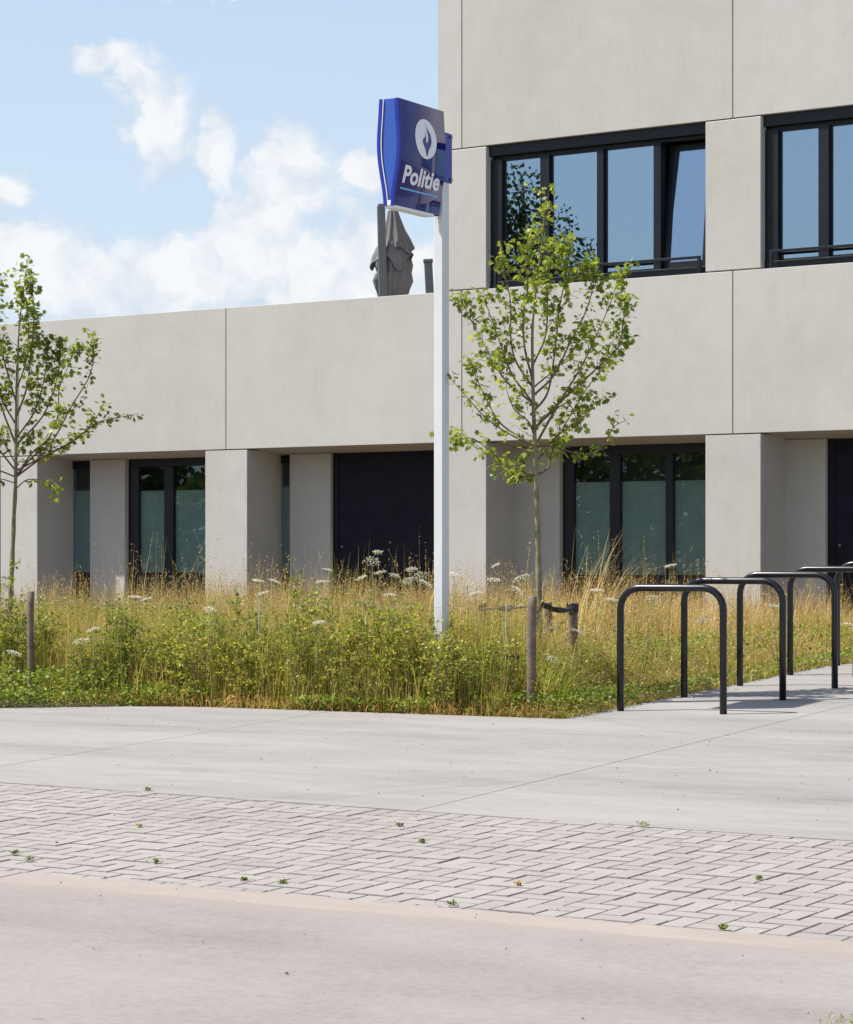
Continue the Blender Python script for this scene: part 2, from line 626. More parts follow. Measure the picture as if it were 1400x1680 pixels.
M = {}
M['facade'] = mat_facade('facade_concrete')
M['slab'] = mat_paving('apron_concrete', (0.186, 0.173, 0.160), (0.308, 0.289, 0.270), streak=(0.36, 1.5, 1), s1=1.05, speck=0.35,
                       marks=[(2.2, 10.4, 4.3, 0.04, 0.35), (2.2, 10.4, 4.52, 0.03, 0.3), (7.5, 20.0, 6.6, 0.05, 0.25)], blue=0.5, grain=0.22, smear=0.24)
M['road'] = mat_paving('road_asphalt', (0.196, 0.178, 0.165), (0.292, 0.267, 0.248), streak=(0.6, 1.2, 1), s1=0.5, speck=0.55,
                       marks=[(-6.5, 1.0, 10.4, 0.25, 0.3)], rough=0.85, dust=(8.69 - 0.032 * 3.1, -0.032, 0.20, (0.285, 0.243, 0.214)), grain=0.60, smear=0.10)
M['gutter'] = mat_paving('gutter_concrete', (0.240, 0.205, 0.181), (0.335, 0.288, 0.255), streak=(0.5, 1.0, 1), s1=1.3, speck=0.5, grain=0.35)
M['bed'] = plain('joint_sand', (0.16, 0.145, 0.125), 0.95, var=0.3, scale=20)
M['paver'] = mat_paver('paver_clay')
M['paver_edge'] = plain('paver_arris_dirt', (0.155, 0.137, 0.124), 0.95, var=0.4, scale=40)
M['soil'] = plain('soil', (0.115, 0.085, 0.058), 0.95, var=0.45, scale=5, bump=0.6)
M['field'] = plain('ground_earth', (0.17, 0.165, 0.105), 0.95, var=0.25, scale=0.4)
M['frame'] = plain('anthracite_metal', (0.0085, 0.010, 0.015), 0.42, var=0.15, scale=3, spec=0.3)
M['blackpanel'] = plain('black_panel', (0.0100, 0.0102, 0.0195), 0.6, var=0.25, scale=4, spec=0.15)
M['dark_room'] = plain('room_dark', (0.035, 0.036, 0.04), 0.9, var=0.2)
M['room_light'] = plain('room_paint', (0.30, 0.30, 0.30), 0.9, var=0.1)
M['film'] = plain('frosted_film', (0.60, 0.665, 0.62), 0.75, var=0.05, scale=2)
M['glass_up'] = mat_glass('window_glass_upper', 0.42, tint=(0.35, 0.42, 0.46), gl=(0.66, 0.84, 1.0))
M['glass_low'] = mat_glass('window_glass_lower', 0.055, tint=(0.72, 0.78, 0.78), gl=(0.9, 0.95, 1.0))
M['white'] = plain('white_paint', (0.66, 0.665, 0.665), 0.42, var=0.05, scale=3)
M['rack'] = plain('black_powder_coat', (0.0075, 0.008, 0.0105), 0.27, var=0.25, scale=14, spec=0.45)
M['wood'] = plain('weathered_wood', (0.175, 0.128, 0.094), 0.9, var=0.45, scale=14, bump=0.6)
M['strap'] = plain('rubber_strap', (0.012, 0.013, 0.016), 0.6, var=0.3, scale=30)
M['wire'] = plain('galvanised_wire', (0.22, 0.22, 0.21), 0.6)
M['canvas'] = plain('grey_canvas', (0.165, 0.160, 0.160), 0.9, var=0.15, scale=5, bump=0.15)
M['mast'] = plain('grey_metal', (0.125, 0.135, 0.145), 0.45, var=0.1, scale=3)
M['bark'] = plain('sapling_bark', (0.215, 0.19, 0.10), 0.85, var=0.35, scale=16, bump=0.5)
M['twig'] = plain('twig_bark', (0.15, 0.095, 0.062), 0.8, var=0.3, scale=20)
M['stem_br'] = plain('shrub_stem', (0.16, 0.125, 0.075), 0.85, var=0.35, scale=20)

# ------------------------------------------------------------------ ground, road, apron
def border_a(b):
    return 11.34 - 0.083 * (b + 4.08)          # apron / pavers


def gut_top(b):
    return 8.905 - 0.045 * (b + 3.3)           # pavers / gutter


def gut_bot(b):
    return 8.69 - 0.032 * (b + 3.1)            # gutter / asphalt


PL_FRONT = 16.25
PL_RIGHT = -7.93


def planter_front(b):
    return PL_FRONT if b > -11.2 else PL_FRONT + 0.52 * (b + 11.2) * (1 if b > -12.6 else 0) + (0 if b > -12.6 else -0.73)


def strip(name, fa0, fa1, b0, b1, dz, mat, step=1.0, kind='structure'):
    """sheet between two curves a = f(b), following the fall of the ground"""
    rows = []
    n = max(2, int((b1 - b0) / step))
    mb = MB()
    for i in range(n + 1):
        b = b0 + (b1 - b0) * i / n
        a0, a1 = fa0(b), fa1(b)
        k = 6
        rows.append([ab(a0 + (a1 - a0) * j / k, b, dz) for j in range(k + 1)])
    mb.grid(rows, smooth=False)
    o = mb.build(name, mat)
    tag(o, kind=kind)
    return o


def ground_sheet():
    mb = MB()
    avals = [-900, -300, -80, -30, -6, 0, 4, 8, 12, 16, A_FLAT, 30, 60, 150, 400, 1500]
    bvals = [-1500, -400, -120, -40, -20, -10, -5, 0, 10, 30, 100, 400, 1500]
    mb.grid([[ab(a, b, -0.05) for b in bvals] for a in avals], smooth=False)
    o = mb.build('ground', M['field'])
    tag(o, kind='structure')


ground_sheet()
strip('road', lambda b: -2.5, gut_bot, -60, 60, 0.0, M['road'], 2.0)
strip('paving_bed', lambda b: gut_bot(b) - 0.02, lambda b: border_a(b) + 0.02, -22, 14, -0.016, M['bed'], 2.0)
strip('far_pavement', lambda b: -6.0, lambda b: -2.6, -60, 60, 0.12, M['slab'], 4.0)

# gutter kerb: long cast pieces laid end to end
gutter = empty('gutter', ab(8.8, -5))
tag(gutter, kind='structure')
GI = gutter.matrix_basis.inverted() if False else Matrix.Translation(-Vector(gutter.location))
b = -22.0
gjoint = -7.02
bs = [gjoint + 4.6 * k for k in range(-3, 5)]
for b0, b1 in zip(bs[:-1], bs[1:]):
    pts = []
    for (bb, fa) in ((b0 + .003, gut_bot), (b1 - .003, gut_bot), (b1 - .003, gut_top), (b0 + .003, gut_top)):
        p = ab(fa(bb) + (0.002 if fa is gut_bot else -0.004), bb) - gutter.location
        pts.append((p.x, p.y))
    base = gutter.location
    zf = lambda x, y: zg(A.x * (x + base.x) + A.y * (y + base.y)) - base.z
    MB().prism(pts, lambda x, y: zf(x, y) - 0.12, lambda x, y: zf(x, y) + 0.004, bev=0.006).build('gutter_stone', M['gutter'], gutter)

# concrete apron cast in slabs with saw-cut joints
apron = empty('concrete_apron', ab(14, -7))
tag(apron, kind='structure')
abase = Vector(apron.location)
zfa = lambda x, y: zg(A.x * (x + abase.x) + A.y * (y + abase.y)) - abase.z


def slab(poly_ab):
    pts = []
    for (a_, b_) in poly_ab:
        p = ab(a_, b_) - abase
        pts.append((p.x, p.y))
    MB().prism(pts, lambda x, y: zfa(x, y) - 0.14, lambda x, y: zfa(x, y) + 0.004, bev=0.003).build('concrete_slab', M['slab'], apron)


J = [-6.45 + 3.34 * k for k in range(-5, 8)]
g = 0.0028
for b0, b1 in zip(J[:-1], J[1:]):
    l, r = b0 + g, b1 - g
    if b1 <= -6.4 and b1 > -6.5:                 # slab that meets the planting corner and runs up beside the racks
        slab([(border_a(l) + g, l), (border_a(r) + g, r), (21.4, r), (21.4, PL_RIGHT), (PL_FRONT, PL_RIGHT), (PL_FRONT, l)])
    elif b0 > -6.5:
        slab([(border_a(l) + g, l), (border_a(r) + g, r), (21.4, r), (21.4, l)])
    else:
        n = 6
        back = [(planter_front(r + (l - r) * i / n), r + (l - r) * i / n) for i in range(n + 1)]
        slab([(border_a(l) + g, l), (border_a(r) + g, r)] + back)
for b0, b1 in [(PL_RIGHT, J[5] - g)] + [(J[k] + g, J[k + 1] - g) for k in range(5, 11)]:
    slab([(21.4 + 2 * g, b0), (21.4 + 2 * g, b1), (30.0, b1), (30.0, b0)])


def soil():
    mb = MB()
    rows = []
    for b_ in np.linspace(-40, PL_RIGHT + 0.03, 40):
        a0 = planter_front(b_) - 0.01
        rows.append([ab(a0 + (29.5 - a0) * j / 24, b_, -0.012 if j else -0.02) for j in range(25)])
    mb.grid(rows, smooth=False)
    o = mb.build('planting_soil', M['soil'])
    tag(o, kind='structure')


soil()

# ------------------------------------------------------------------ herringbone pavers
def clip(poly, fn):
    """keep the part of a polygon where fn(p) >= 0"""
    out = []
    for i in range(len(poly)):
        p, q = poly[i], poly[(i + 1) % len(poly)]
        fp, fq = fn(p), fn(q)
        if fp >= 0:
            out.append(p)
        if (fp >= 0) != (fq >= 0):
            t = fp / (fp - fq)
            out.append((p[0] + (q[0] - p[0]) * t, p[1] + (q[1] - p[1]) * t))
    return out


def build_pavers():
    W = 0.105
    th = -0.060                                   # the courses turn a little against the kerb line
    ca, sa = math.cos(th), math.sin(th)
    O = (10.0, -5.5)                              # (a, b) origin of the bond

    def w2(u, v):                                 # u along the road, v away from it -> (a, b)
        return (O[0] + u * sa + v * ca, O[1] + u * ca - v * sa)

    root = empty('herringbone_paving', ab(O[0], O[1]))
    tag(root, kind='structure')
    rb = Vector(root.location)
    gap = 0.0045
    bricks = []
    R = 110
    for i in range(-R, R):
        for j in range(-40, 41):
            # herringbone lattice: (1,1) steps and (2,-2) steps
            ox, oy = i * 1 + j * 2, i * 1 - j * 2
            for (x0, y0, x1, y1) in ((ox, oy, ox + 1, oy + 2), (ox + 1, oy, ox + 3, oy + 1)):
                u0, v0, u1, v1 = x0 * W, y0 * W, x1 * W, y1 * W
                a_, b_ = w2((u0 + u1) / 2, (v0 + v1) / 2)
                if b_ < -19 or b_ > 10 or a_ < gut_top(b_) - .25 or a_ > border_a(b_) + .25:
                    continue
                bricks.append((u0, v0, u1, v1, a_, b_))
    items = []
    for (u0, v0, u1, v1, a_, b_) in bricks:
        gu, gv = 0.0022, 0.0040
        rect = [(u0 + gu, v0 + gv), (u1 - gu, v0 + gv), (u1 - gu, v1 - gv), (u0 + gu, v1 - gv)]
        pab = [w2(*p) for p in rect]
        cp = clip(pab, lambda p: p[0] - (gut_top(p[1]) + 0.004))
        cp = clip(cp, lambda p: (border_a(p[1]) - 0.006) - p[0])
        if len(cp) < 3:
            continue
        area = 0.5 * abs(sum(cp[k][0] * cp[(k + 1) % len(cp)][1] - cp[(k + 1) % len(cp)][0] * cp[k][1] for k in range(len(cp))))
        if area < 0.0006:
            continue
        whole = area > 0.98 * (u1 - u0 - 2 * gap) * (v1 - v0 - 2 * gap)
        p = ab(a_, b_)
        px = 700 + p.x / p.y * FPX
        items.append((not (-40 < px < 1440), p.y, cp, whole, u1 - u0 > v1 - v0, a_, b_))
    items.sort(key=lambda t: (t[0], t[1]))

    def brick_mesh(name, poly, cx, cy):
        mb = MB()
        mb.prism([(x - cx, y - cy) for x, y in poly], -0.05, 0.0, bev=0.0042)
        return mb.mesh(name)

    def two_tone(me):
        me.materials.clear()
        me.materials.append(M['paver'])
        me.materials.append(M['paver_edge'])
        for f in me.polygons:
            f.material_index = 0 if f.normal.z > .97 else 1

    tilt = math.atan(SLOPE)
    ncount = 0
    shared = {}
    rest = MB()
    for (off, d, cp, whole, horiz, a_, b_) in items:
        pts = [ab(*p) for p in cp]
        dz = random.gauss(0, 0.0012)
        if not off and ncount < 300:
            ncount += 1
            c = ab(a_, b_)
            key = horiz if whole else None
            if key is not None and key in shared:
                me = shared[key]
            else:
                me = brick_mesh('paver', [(p.x, p.y) for p in pts], c.x, c.y)
                two_tone(me)
                if key is not None:
                    shared[key] = me
            o = link('paver', me, None, root)
            o.location = c - rb + Vector((0, 0, dz))
            # lie in the fall of the ground, each one a hair uneven
            o.rotation_euler = (tilt * A.y + random.gauss(0, .004), -tilt * A.x + random.gauss(0, .004), random.gauss(0, .004))
        else:
            rest.prism([(p.x - rb.x, p.y - rb.y) for p in pts],
                       lambda x, y: zg(A.x * (x + rb.x) + A.y * (y + rb.y)) - rb.z - 0.05 + dz,
                       lambda x, y: zg(A.x * (x + rb.x) + A.y * (y + rb.y)) - rb.z + dz, bev=0.004)
    o = rest.build('pavers_beyond', M['paver'], root)
    two_tone(o.data)
    tag(o, kind='stuff')


build_pavers()

# ------------------------------------------------------------------ the building
PHI = math.atan2(4300, 5941)
P0 = Vector((0.3005, 32.3, 0))
FB = Vector((math.cos(PHI), -math.sin(PHI), 0))
NB = Vector((math.sin(PHI), math.cos(PHI), 0))


def tpx(px, n=0.0):
    """place along the facade (metres) seen at photo column px on the plane n metres behind the face"""
    u = (px - 700) / FPX
    qx, qy = P0.x + n * NB.x, P0.y + n * NB.y
    return (u * qy - qx) / (FB.x - u * FB.y)


bld = empty('concrete_building', P0, -PHI)
tag(bld, 'pale concrete two-storey building with dark framed windows and lower terrace wing', 'building')
ZB, ZS, ZT, ZR = 3.08, 4.94, 6.68, 8.57
MOD = 3.79
JT = [0.165 + MOD * k for k in range(-5, 4)]
PE = [0.53 + MOD * k for k in range(-5, 4)]       # right edge of every pier
PW = 0.725
gp = 0.006
DP, DG = 0.66, 0.745                              # pilaster face and glass line behind the facade
Z0 = 0.55
fc = M['facade']

for j0, j1 in zip(JT[:-1], JT[1:]):
    box_part('wall_panel', (j0 + gp, j1 - gp, 0, 0.16, ZB, ZS), fc, bld, 0.004)
for j0, j1 in [(-0.2, JT[5])] + list(zip(JT[5:-1], JT[6:])):
    box_part('wall_panel', (j0 + (gp if j0 > 0 else 0), j1 - gp, 0, 0.16, ZT + 0.012, ZR), fc, bld, 0.004)
for pe in PE:
    # ground pier, its inner end a touch narrower
    mb = MB()
    mb.prism([(pe - PW, 0), (pe, 0), (pe - 0.05, DG + 0.1), (pe - PW - 0.02, DG + 0.1)], Z0, ZB - 0.012, bev=0.0)
    bmesh.ops.bevel(mb.bm, geom=[e for e in mb.bm.edges if abs(e.verts[0].co.z - e.verts[1].co.z) > 1], offset=0.008, segments=1, affect='EDGES')
    mb.build('pier', fc, bld)
    if pe > 0:
        box_part('pier', (pe - PW, pe, 0, 0.30, ZS + 0.012, ZT), fc, bld, 0.008)
# cores behind the panels
box_part('wall_core', (JT[0], JT[-1], 0.17, 0.30, ZB + 0.02, ZS - 0.01), M['dark_room'], bld, 0)
box_part('wall_core', (-0.17, JT[-1], 0.17, 0.30, ZT + 0.02, ZR - 0.02), M['dark_room'], bld, 0)
# soffits of the ground floor recess, falling a little towards the glass
for p0, p1 in zip(PE[:-1], PE[1:]):
    mb = MB()
    vs = [(p0 + 0.003, .165, ZB + .004), (p1 - 0.003, .165, ZB + .004), (p1 - .003, 1.0, ZB - .085), (p0 + .003, 1.0, ZB - .085)]
    lo = [mb.bm.verts.new(v) for v in vs]
    hi = [mb.bm.verts.new((v[0], v[1], ZB + 0.25)) for v in vs]
    mb.bm.faces.new(lo)
    mb.bm.faces.new(hi)
    for i in range(4):
        mb.bm.faces.new((lo[i], lo[(i + 1) % 4], hi[(i + 1) % 4], hi[i]))
    mb.build('soffit', fc, bld)
# terrace deck, flanks, roof, floors and rear walls
box_part('terrace_deck', (JT[0], -0.25, 0.31, 9.0, 4.25, 4.5), M['slab'], bld, 0)
box_part('side_wall', (-0.2, 0.0, 0.31, 9.0, ZS + 0.02, ZR - 0.01), fc, bld, 0)
box_part('roof', (-0.19, JT[-1], 0.31, 9.0, ZR - 0.4, ZR - 0.12), M['mast'], bld, 0)
box_part('floor', (0.01, JT[-1], 0.32, 8.9, 4.2, 4.75), M['dark_room'], bld, 0)
box_part('rear_wall', (JT[0], JT[-1], 9.01, 9.2, Z0, ZS), fc, bld, 0)
box_part('rear_wall', (-0.2, JT[-1], 9.01, 9.2, ZS + 0.01, ZR), fc, bld, 0)
box_part('partition', (0.01, JT[-1], 3.2, 3.3, 4.76, ZT + 0.4), M['dark_room'], bld, 0)
box_part('partition', (JT[0], JT[-1], 1.9, 2.0, Z0, 4.2), M['room_light'], bld, 0)
box_part('floor', (JT[0], JT[-1], 0.9, 8.9, Z0 - 0.2, Z0 + 0.5), M['dark_room'], bld, 0)
box_part('end_wall', (JT[0] - 0.2, JT[0] - 0.01, 0.0, 9.2, Z0, ZS), fc, bld, 0)
box_part('end_wall', (JT[-1] + 0.01, JT[-1] + 0.2, 0.0, 9.2, Z0, ZR), fc, bld, 0)
box_part('ceiling', (JT[0], JT[-1], 1.01, 2.99, ZB - 0.13, ZB - 0.05), M['room_light'], bld, 0)


def upper_window(t0, t1, cols, tilt_last):
    """ribbon window: t0..t1 opening, cols = mullion spans, last light a tilted sash"""
    w = empty('window', parent=bld)
    fr = M['frame']
    za, zb = ZS + 0.006, ZT + 0.006
    n0 = 0.10
    box_part('head_profile', (t0, t1, 0.055, n0 + 0.10, zb - 0.125, zb), fr, w, 0.004)
    box_part('head_frame', (t0, t1, n0 + 0.03, n0 + 0.14, zb - 0.165, zb - 0.126), fr, w, 0.003)
    box_part('sill_frame', (t0, t1, n0 - 0.02, n0 + 0.12, za, za + 0.085), fr, w, 0.004)
    box_part('jamb', (t0, t0 + 0.17, n0 - 0.01, n0 + 0.12, za + 0.086, zb - 0.166), fr, w, 0.004)
    box_part('jamb', (t1 - 0.05, t1, n0 + 0.02, n0 + 0.12, za + 0.086, zb - 0.166), fr, w, 0.004)
    edges = [t0 + 0.17]
    for (c0, c1) in cols:
        box_part('mullion', (c0, c1, n0 - 0.01, n0 + 0.12, za + 0.086, zb - 0.166), fr, w, 0.004)
        edges += [c0, c1]
    edges.append(t1 - 0.05)
    lights = [(edges[i], edges[i + 1]) for i in range(0, len(edges), 2)]
    for i, (e0, e1) in enumerate(lights):
        z0_, z1_ = za + 0.086, zb - 0.166
        if tilt_last and i == len(lights) - 1:
            s = empty('tilted_sash', (0, n0 + 0.07, z0_), parent=None)
            s.parent = w
            s.rotation_euler = (math.radians(-6.0), 0, 0)
            h = z1_ - z0_ - 0.01
            mb = MB()
            mb.box(e0 + .004, e0 + .075, -.03, .03, 0.005, h, .003).box(e1 - .075, e1 - .004, -.03, .03, 0.005, h, .003)
            mb.box(e0 + .076, e1 - .076, -.03, .03, 0.005, 0.08, .003).box(e0 + .076, e1 - .076, -.03, .03, h - .075, h, .003)
            so = mb.build('sash_frame', fr, w)
            so.matrix_basis = s.matrix_basis.copy() if False else Matrix.Translation((0, n0 + 0.07, z0_)) @ Matrix.Rotation(math.radians(-6.0), 4, 'X')
            po = box_part('pane', (e0 + .07, e1 - .07, -.008, .008, .07, h - .07), M['glass_up'], w, 0)
            po.matrix_basis = so.matrix_basis.copy()
            bpy.data.objects.remove(s)
        else:
            mb = MB()
            q = 0.022
            mb.box(e0, e0 + q, n0 + .03, n0 + .075, z0_, z1_).box(e1 - q, e1, n0 + .03, n0 + .075, z0_, z1_)
            mb.box(e0 + q, e1 - q, n0 + .03, n0 + .075, z0_, z0_ + q).box(e0 + q, e1 - q, n0 + .03, n0 + .075, z1_ - q, z1_)
            mb.build('glazing_bead', fr, w)
            box_part('pane', (e0 + q, e1 - q, n0 + .045, n0 + .061, z0_ + q, z1_ - q), M['glass_up'], w, 0)
    # low guard rail in front
    r = MB()
    zr = za + 0.170
    r.box(t0 + .10, t1 - 0.07, 0.005, 0.03, zr, zr + 0.032, 0.003)
    r.box(t0 + .10, t0 + .14, 0.005, 0.03, za + 0.002, zr - 0.001, 0.003)
    r.box(t1 - .11, t1 - .07, 0.005, 0.03, za + 0.002, zr - 0.001, 0.003)
    r.build('guard_rail', fr, w)
    return w


w1c = [(tpx(887, .1), tpx(902, .1)), (tpx(980, .1), tpx(991, .1)), (tpx(1073, .1), tpx(1085, .1))]
base_t = PE[5]
for k in range(5, 8):
    t0, t1 = PE[k] + 0.002, PE[k + 1] - PW - 0.002
    off = PE[k] - base_t
    if k == 6:
        cols = [(tpx(1344, .1), tpx(1361, .1)), (off + w1c[1][0], off + w1c[1][1]), (off + w1c[2][0], off + w1c[2][1])]
    else:
        cols = [(c0 + off, c1 + off) for c0, c1 in w1c]
    upper_window(t0, t1, cols, k == 5)


def ground_bay(k, kind):
    """what fills the recess between pier k and pier k + 1"""
    t0, t1 = PE[k] - 0.05, PE[k + 1] - PW - 0.02
    off = PE[k]
    fr = M['frame']
    zl, zh = Z0 + 0.5, ZB - 0.07
    if kind == 'slit_window':
        p0, p1 = off + 0.37, off + 1.03
    elif kind == 'slit_door':
        p0, p1 = off + 0.175, off + 0.86
    elif kind == 'window':
        p0, p1 = off - 0.05, off + 0.635
    else:
        p0, p1 = off - 0.05, off + 0.475
    box_part('pilaster', (p0, p1, DP, DG + 0.05, Z0, ZB - 0.055), fc, bld, 0.006)
    if 'slit' in kind:
        w = empty('slit_window', parent=bld)
        box_part('head_frame', (t0, p0, DG + .003, DG + .07, zh - 0.10, zh), fr, w, 0.003)
        box_part('pane', (t0, p0, DG + .02, DG + .036, zl, zh - 0.10), M['glass_low'], w, 0)
        box_part('frosted_film', (t0, p0, DG + .045, DG + .05, 1.45, 2.60), M['film'], w, 0)
    if 'door' in kind:
        d = empty('shutter', parent=bld)
        n = 1
        box_part('shutter_panel', (p1 + .002, t1, DG - .02, DG + .04, Z0, zh + .03), M['blackpanel'], d, 0.004)
        MB().tube([(p1 + .16, DG - .021, 1.80), (p1 + .16, DG - .05, 1.80)], .012, 10).build('knob', M['wire'], d)
        box_part('shutter_edge', (p1 + .002, p1 + .09, DG - .032, DG - .0205, Z0, zh + .03), M['blackpanel'], d, 0.003)
    else:
        w = empty('window', parent=bld)
        if kind == 'slit_window':
            spans = [(tpx(204, DG), tpx(228, DG)), (tpx(270, DG), tpx(285, DG))]
            spans = [(a_ - PE[3] + off, b_ - PE[3] + off) for a_, b_ in spans]
        else:
            spans = [(tpx(922, DG), tpx(942, DG)), (tpx(1001, DG), tpx(1018, DG)), (tpx(1093, DG), tpx(1105, DG))]
            spans = [(a_ - PE[5] + off, b_ - PE[5] + off) for a_, b_ in spans]
        spans[0] = (p1 + .002, spans[0][1])
        box_part('head_frame', (p1 + .002, t1, DG - .005, DG + .07, zh - 0.10, zh + .03), fr, w, 0.003)
        box_part('sill_frame', (p1 + .002, t1, DG - .01, DG + .07, zl - .5, 1.42), fr, w, 0.003)
        for s0, s1 in spans:
            box_part('mullion', (s0, s1, DG - .01, DG + .07, 1.421, zh - .101), fr, w, 0.003)
        ed = [s for sp in spans for s in sp][1:] + [t1]
        for i in range(0, len(ed), 2):
            box_part('pane', (ed[i], ed[i + 1], DG + .02, DG + .036, 1.421, zh - .101), M['glass_low'], w, 0)
            box_part('frosted_film', (ed[i], ed[i + 1], DG + .045, DG + .05, 1.45, 2.58), M['film'], w, 0)


kinds = {0: 'slit_window', 1: 'slit_window', 2: 'slit_door', 3: 'slit_window', 4: 'slit_door', 5: 'window', 6: 'door', 7: 'window'}
for k in range(0, 8):
    ground_bay(k, kinds[k])

# ------------------------------------------------------------------ things on the terrace
def canvas_layer(mb, cx, cy, rows, folds, amp, ph, jag=0.0, zjag=0.0):
    """folded cloth: rows of (z, rx, dx)"""
    nseg = 56
    out = []
    for ri, (z, r, dx) in enumerate(rows):
        ring = []
        last = ri == len(rows) - 1
        for s in range(nseg):
            th = 2 * math.pi * s / nseg
            k = 1.13 + amp * math.sin(folds * th + ph + 0.9 * ri * 0.3) + 0.5 * amp * math.sin((folds * 2 + 1) * th + 1.7 * ph + ri * .5)
            zz = z + (zjag * math.sin(3 * th + ph) + .6 * zjag * math.sin(5 * th + 2 * ph)) * (ri / max(1, len(rows) - 1)) ** 2
            ring.append((cx + dx + r * k * math.cos(th), cy + r * k * 0.8 * math.sin(th), zz))
        out.append(ring)
    mb.grid(out, close=True)


def parasol():
    d = 37.0
    s = FPX / d
    base = at(643, 487, d)
    root = empty('parasol', (base.x, base.y, 4.5))
    tag(root, 'closed grey cantilever parasol standing on the roof terrace behind the parapet', 'parasol')
    zof = lambda y: CAM_Z + (912 - y) / s - 4.5
    xof = lambda x: (x - 640) / s
    # mast with its groove
    mb = MB()
    w = 13.5 / s
    mb.box(-w / 2, w / 2, -.30, -.19, 0.02, zof(341), .012, M=Matrix.Translation((xof(628), 0, 0)) @ Matrix.Rotation(math.radians(-1.2), 4, 'Y'))
    mb.build('mast', M['mast'], root)
    MB().box(xof(618) - .0, xof(633), -.31, -.18, zof(345), zof(338.5), .006).build('mast_cap', M['mast'], root)
    MB().box(-.45, .45, -.55, .35, 0.0, 0.06, .01).build('base_plate', M['mast'], root)
    mb = MB()
    mb.tube([(xof(643), 0, .1), (xof(643), 0, zof(345))], 0.03, 10)
    mb.build('pole', M['mast'], root)
    # lower bundle, tied
    mb = MB()
    canvas_layer(mb, xof(641), 0, [(zof(400), 17 / s, 0), (zof(420), 22 / s, 0), (zof(436), 24 / s, 1 / s), (zof(446), 22 / s, 2 / s), (zof(452), 24 / s, 0), (zof(462), 25.5 / s, -1 / s),
                                   (zof(474), 22 / s, -1 / s), (zof(487), 19 / s, 0), (zof(500), 15 / s, 0)], 7, .19, .6)
    mb.build('canvas_bundle', M['canvas'], root)
    mb = MB()
    canvas_layer(mb, xof(642), -.02, [(zof(395), 15 / s, 0), (zof(408), 22 / s, -1 / s), (zof(420), 26 / s, -2 / s), (zof(431), 29 / s, -2 / s)], 4, .13, 2.0, zjag=.085)
    mb.build('canvas_flap', M['canvas'], root)
    mb = MB()
    canvas_layer(mb, xof(643), -.02, [(zof(346), 6.5 / s, -1 / s), (zof(360), 9.5 / s, 0), (zof(378), 13.5 / s, 1 / s), (zof(396), 19 / s, 3 / s), (zof(412), 23.5 / s, 4 / s)], 9, .16, .4, zjag=.05)
    mb.build('canvas_top', M['canvas'], root)
    mb = MB()
    mb.tube([(xof(643), 0, zof(347)), (xof(643), 0, zof(344.5))], 7.2 / s, 14)
    mb.build('top_cap', M['mast'], root)
    return root


parasol()


def terrace_pole():
    d = 37.5
    p = at(711, 482, d)
    root = empty('terrace_post', (p.x, p.y, 4.5))
    tag(root, 'dark grey post leaning slightly on the terrace just left of the white sign pole', 'post')
    s = FPX / d
    h = CAM_Z + (912 - 425) / s - 4.5
    MB().box(-.06, .06, -.06, .06, 0.0, h - .05, .01, M=Matrix.Rotation(math.radians(-3.0), 4, 'Y')).build('shaft', M['mast'], root)
    MB().box(-.07, .07, -.07, .07, h - .049, h, .008, M=Matrix.Rotation(math.radians(-3.0), 4, 'Y')).build('cap', M['mast'], root)


terrace_pole()

# ------------------------------------------------------------------ foliage builders
def unit(v):
    return v / np.maximum(np.linalg.norm(v, axis=-1, keepdims=True), 1e-9)


def leaf_cloud(name, pos, dirs, size, template, faces, up_bias=0.6, r=rng):
    """leaves: template points (x across, y along, z lift) set at pos along dirs"""
    n = len(pos)
    y = unit(dirs)
    nr = unit(r.normal(size=(n, 3)) + np.array([0, 0, up_bias]) * 1.6)
    x = unit(np.cross(y, nr))
    z = np.cross(x, y)
    t = np.asarray(template, dtype=np.float64)
    sz = np.asarray(size).reshape(n, 1, 1)
    v = pos[:, None, :] + sz * (t[None, :, 0:1] * x[:, None, :] + t[None, :, 1:2] * y[:, None, :] + t[None, :, 2:3] * z[:, None, :])
    k = len(t)
    loops = np.concatenate([np.array(f) for f in faces])
    sizes = np.array([len(f) for f in faces])
    L = (loops[None, :] + (np.arange(n) * k)[:, None]).ravel()
    S = np.tile(sizes, n)
    return np_mesh(name, v.reshape(-1, 3), L, S)


LEAF_OVAL = ([(0, 0, 0), (0.32, 0.35, .05), (0.25, .75, .05), (0, 1, 0), (-.25, .75, .05), (-.32, .35, .05)], [(0, 1, 2, 3), (0, 3, 4, 5)])
LEAF_MAPLE = ([(0, 0, 0), (0, .30, 0), (.18, .16, .02), (.52, .22, -.06), (.34, .42, .02), (.50, .74, -.05), (.20, .68, .02), (0, 1.0, -.08),
               (-.20, .68, .02), (-.50, .74, -.05), (-.34, .42, .02), (-.52, .22, -.06), (-.18, .16, .02)],
              [(0, 2, 3, 1), (1, 3, 4, 5), (1, 5, 6, 7), (1, 7, 8, 9), (1, 9, 10, 11), (1, 11, 12, 0)])
LEAF_TRI = ([(0, 0, 0), (.34, .42, .04), (0, .95, 0), (-.34, .42, .04)], [(0, 1, 2), (0, 2, 3)])


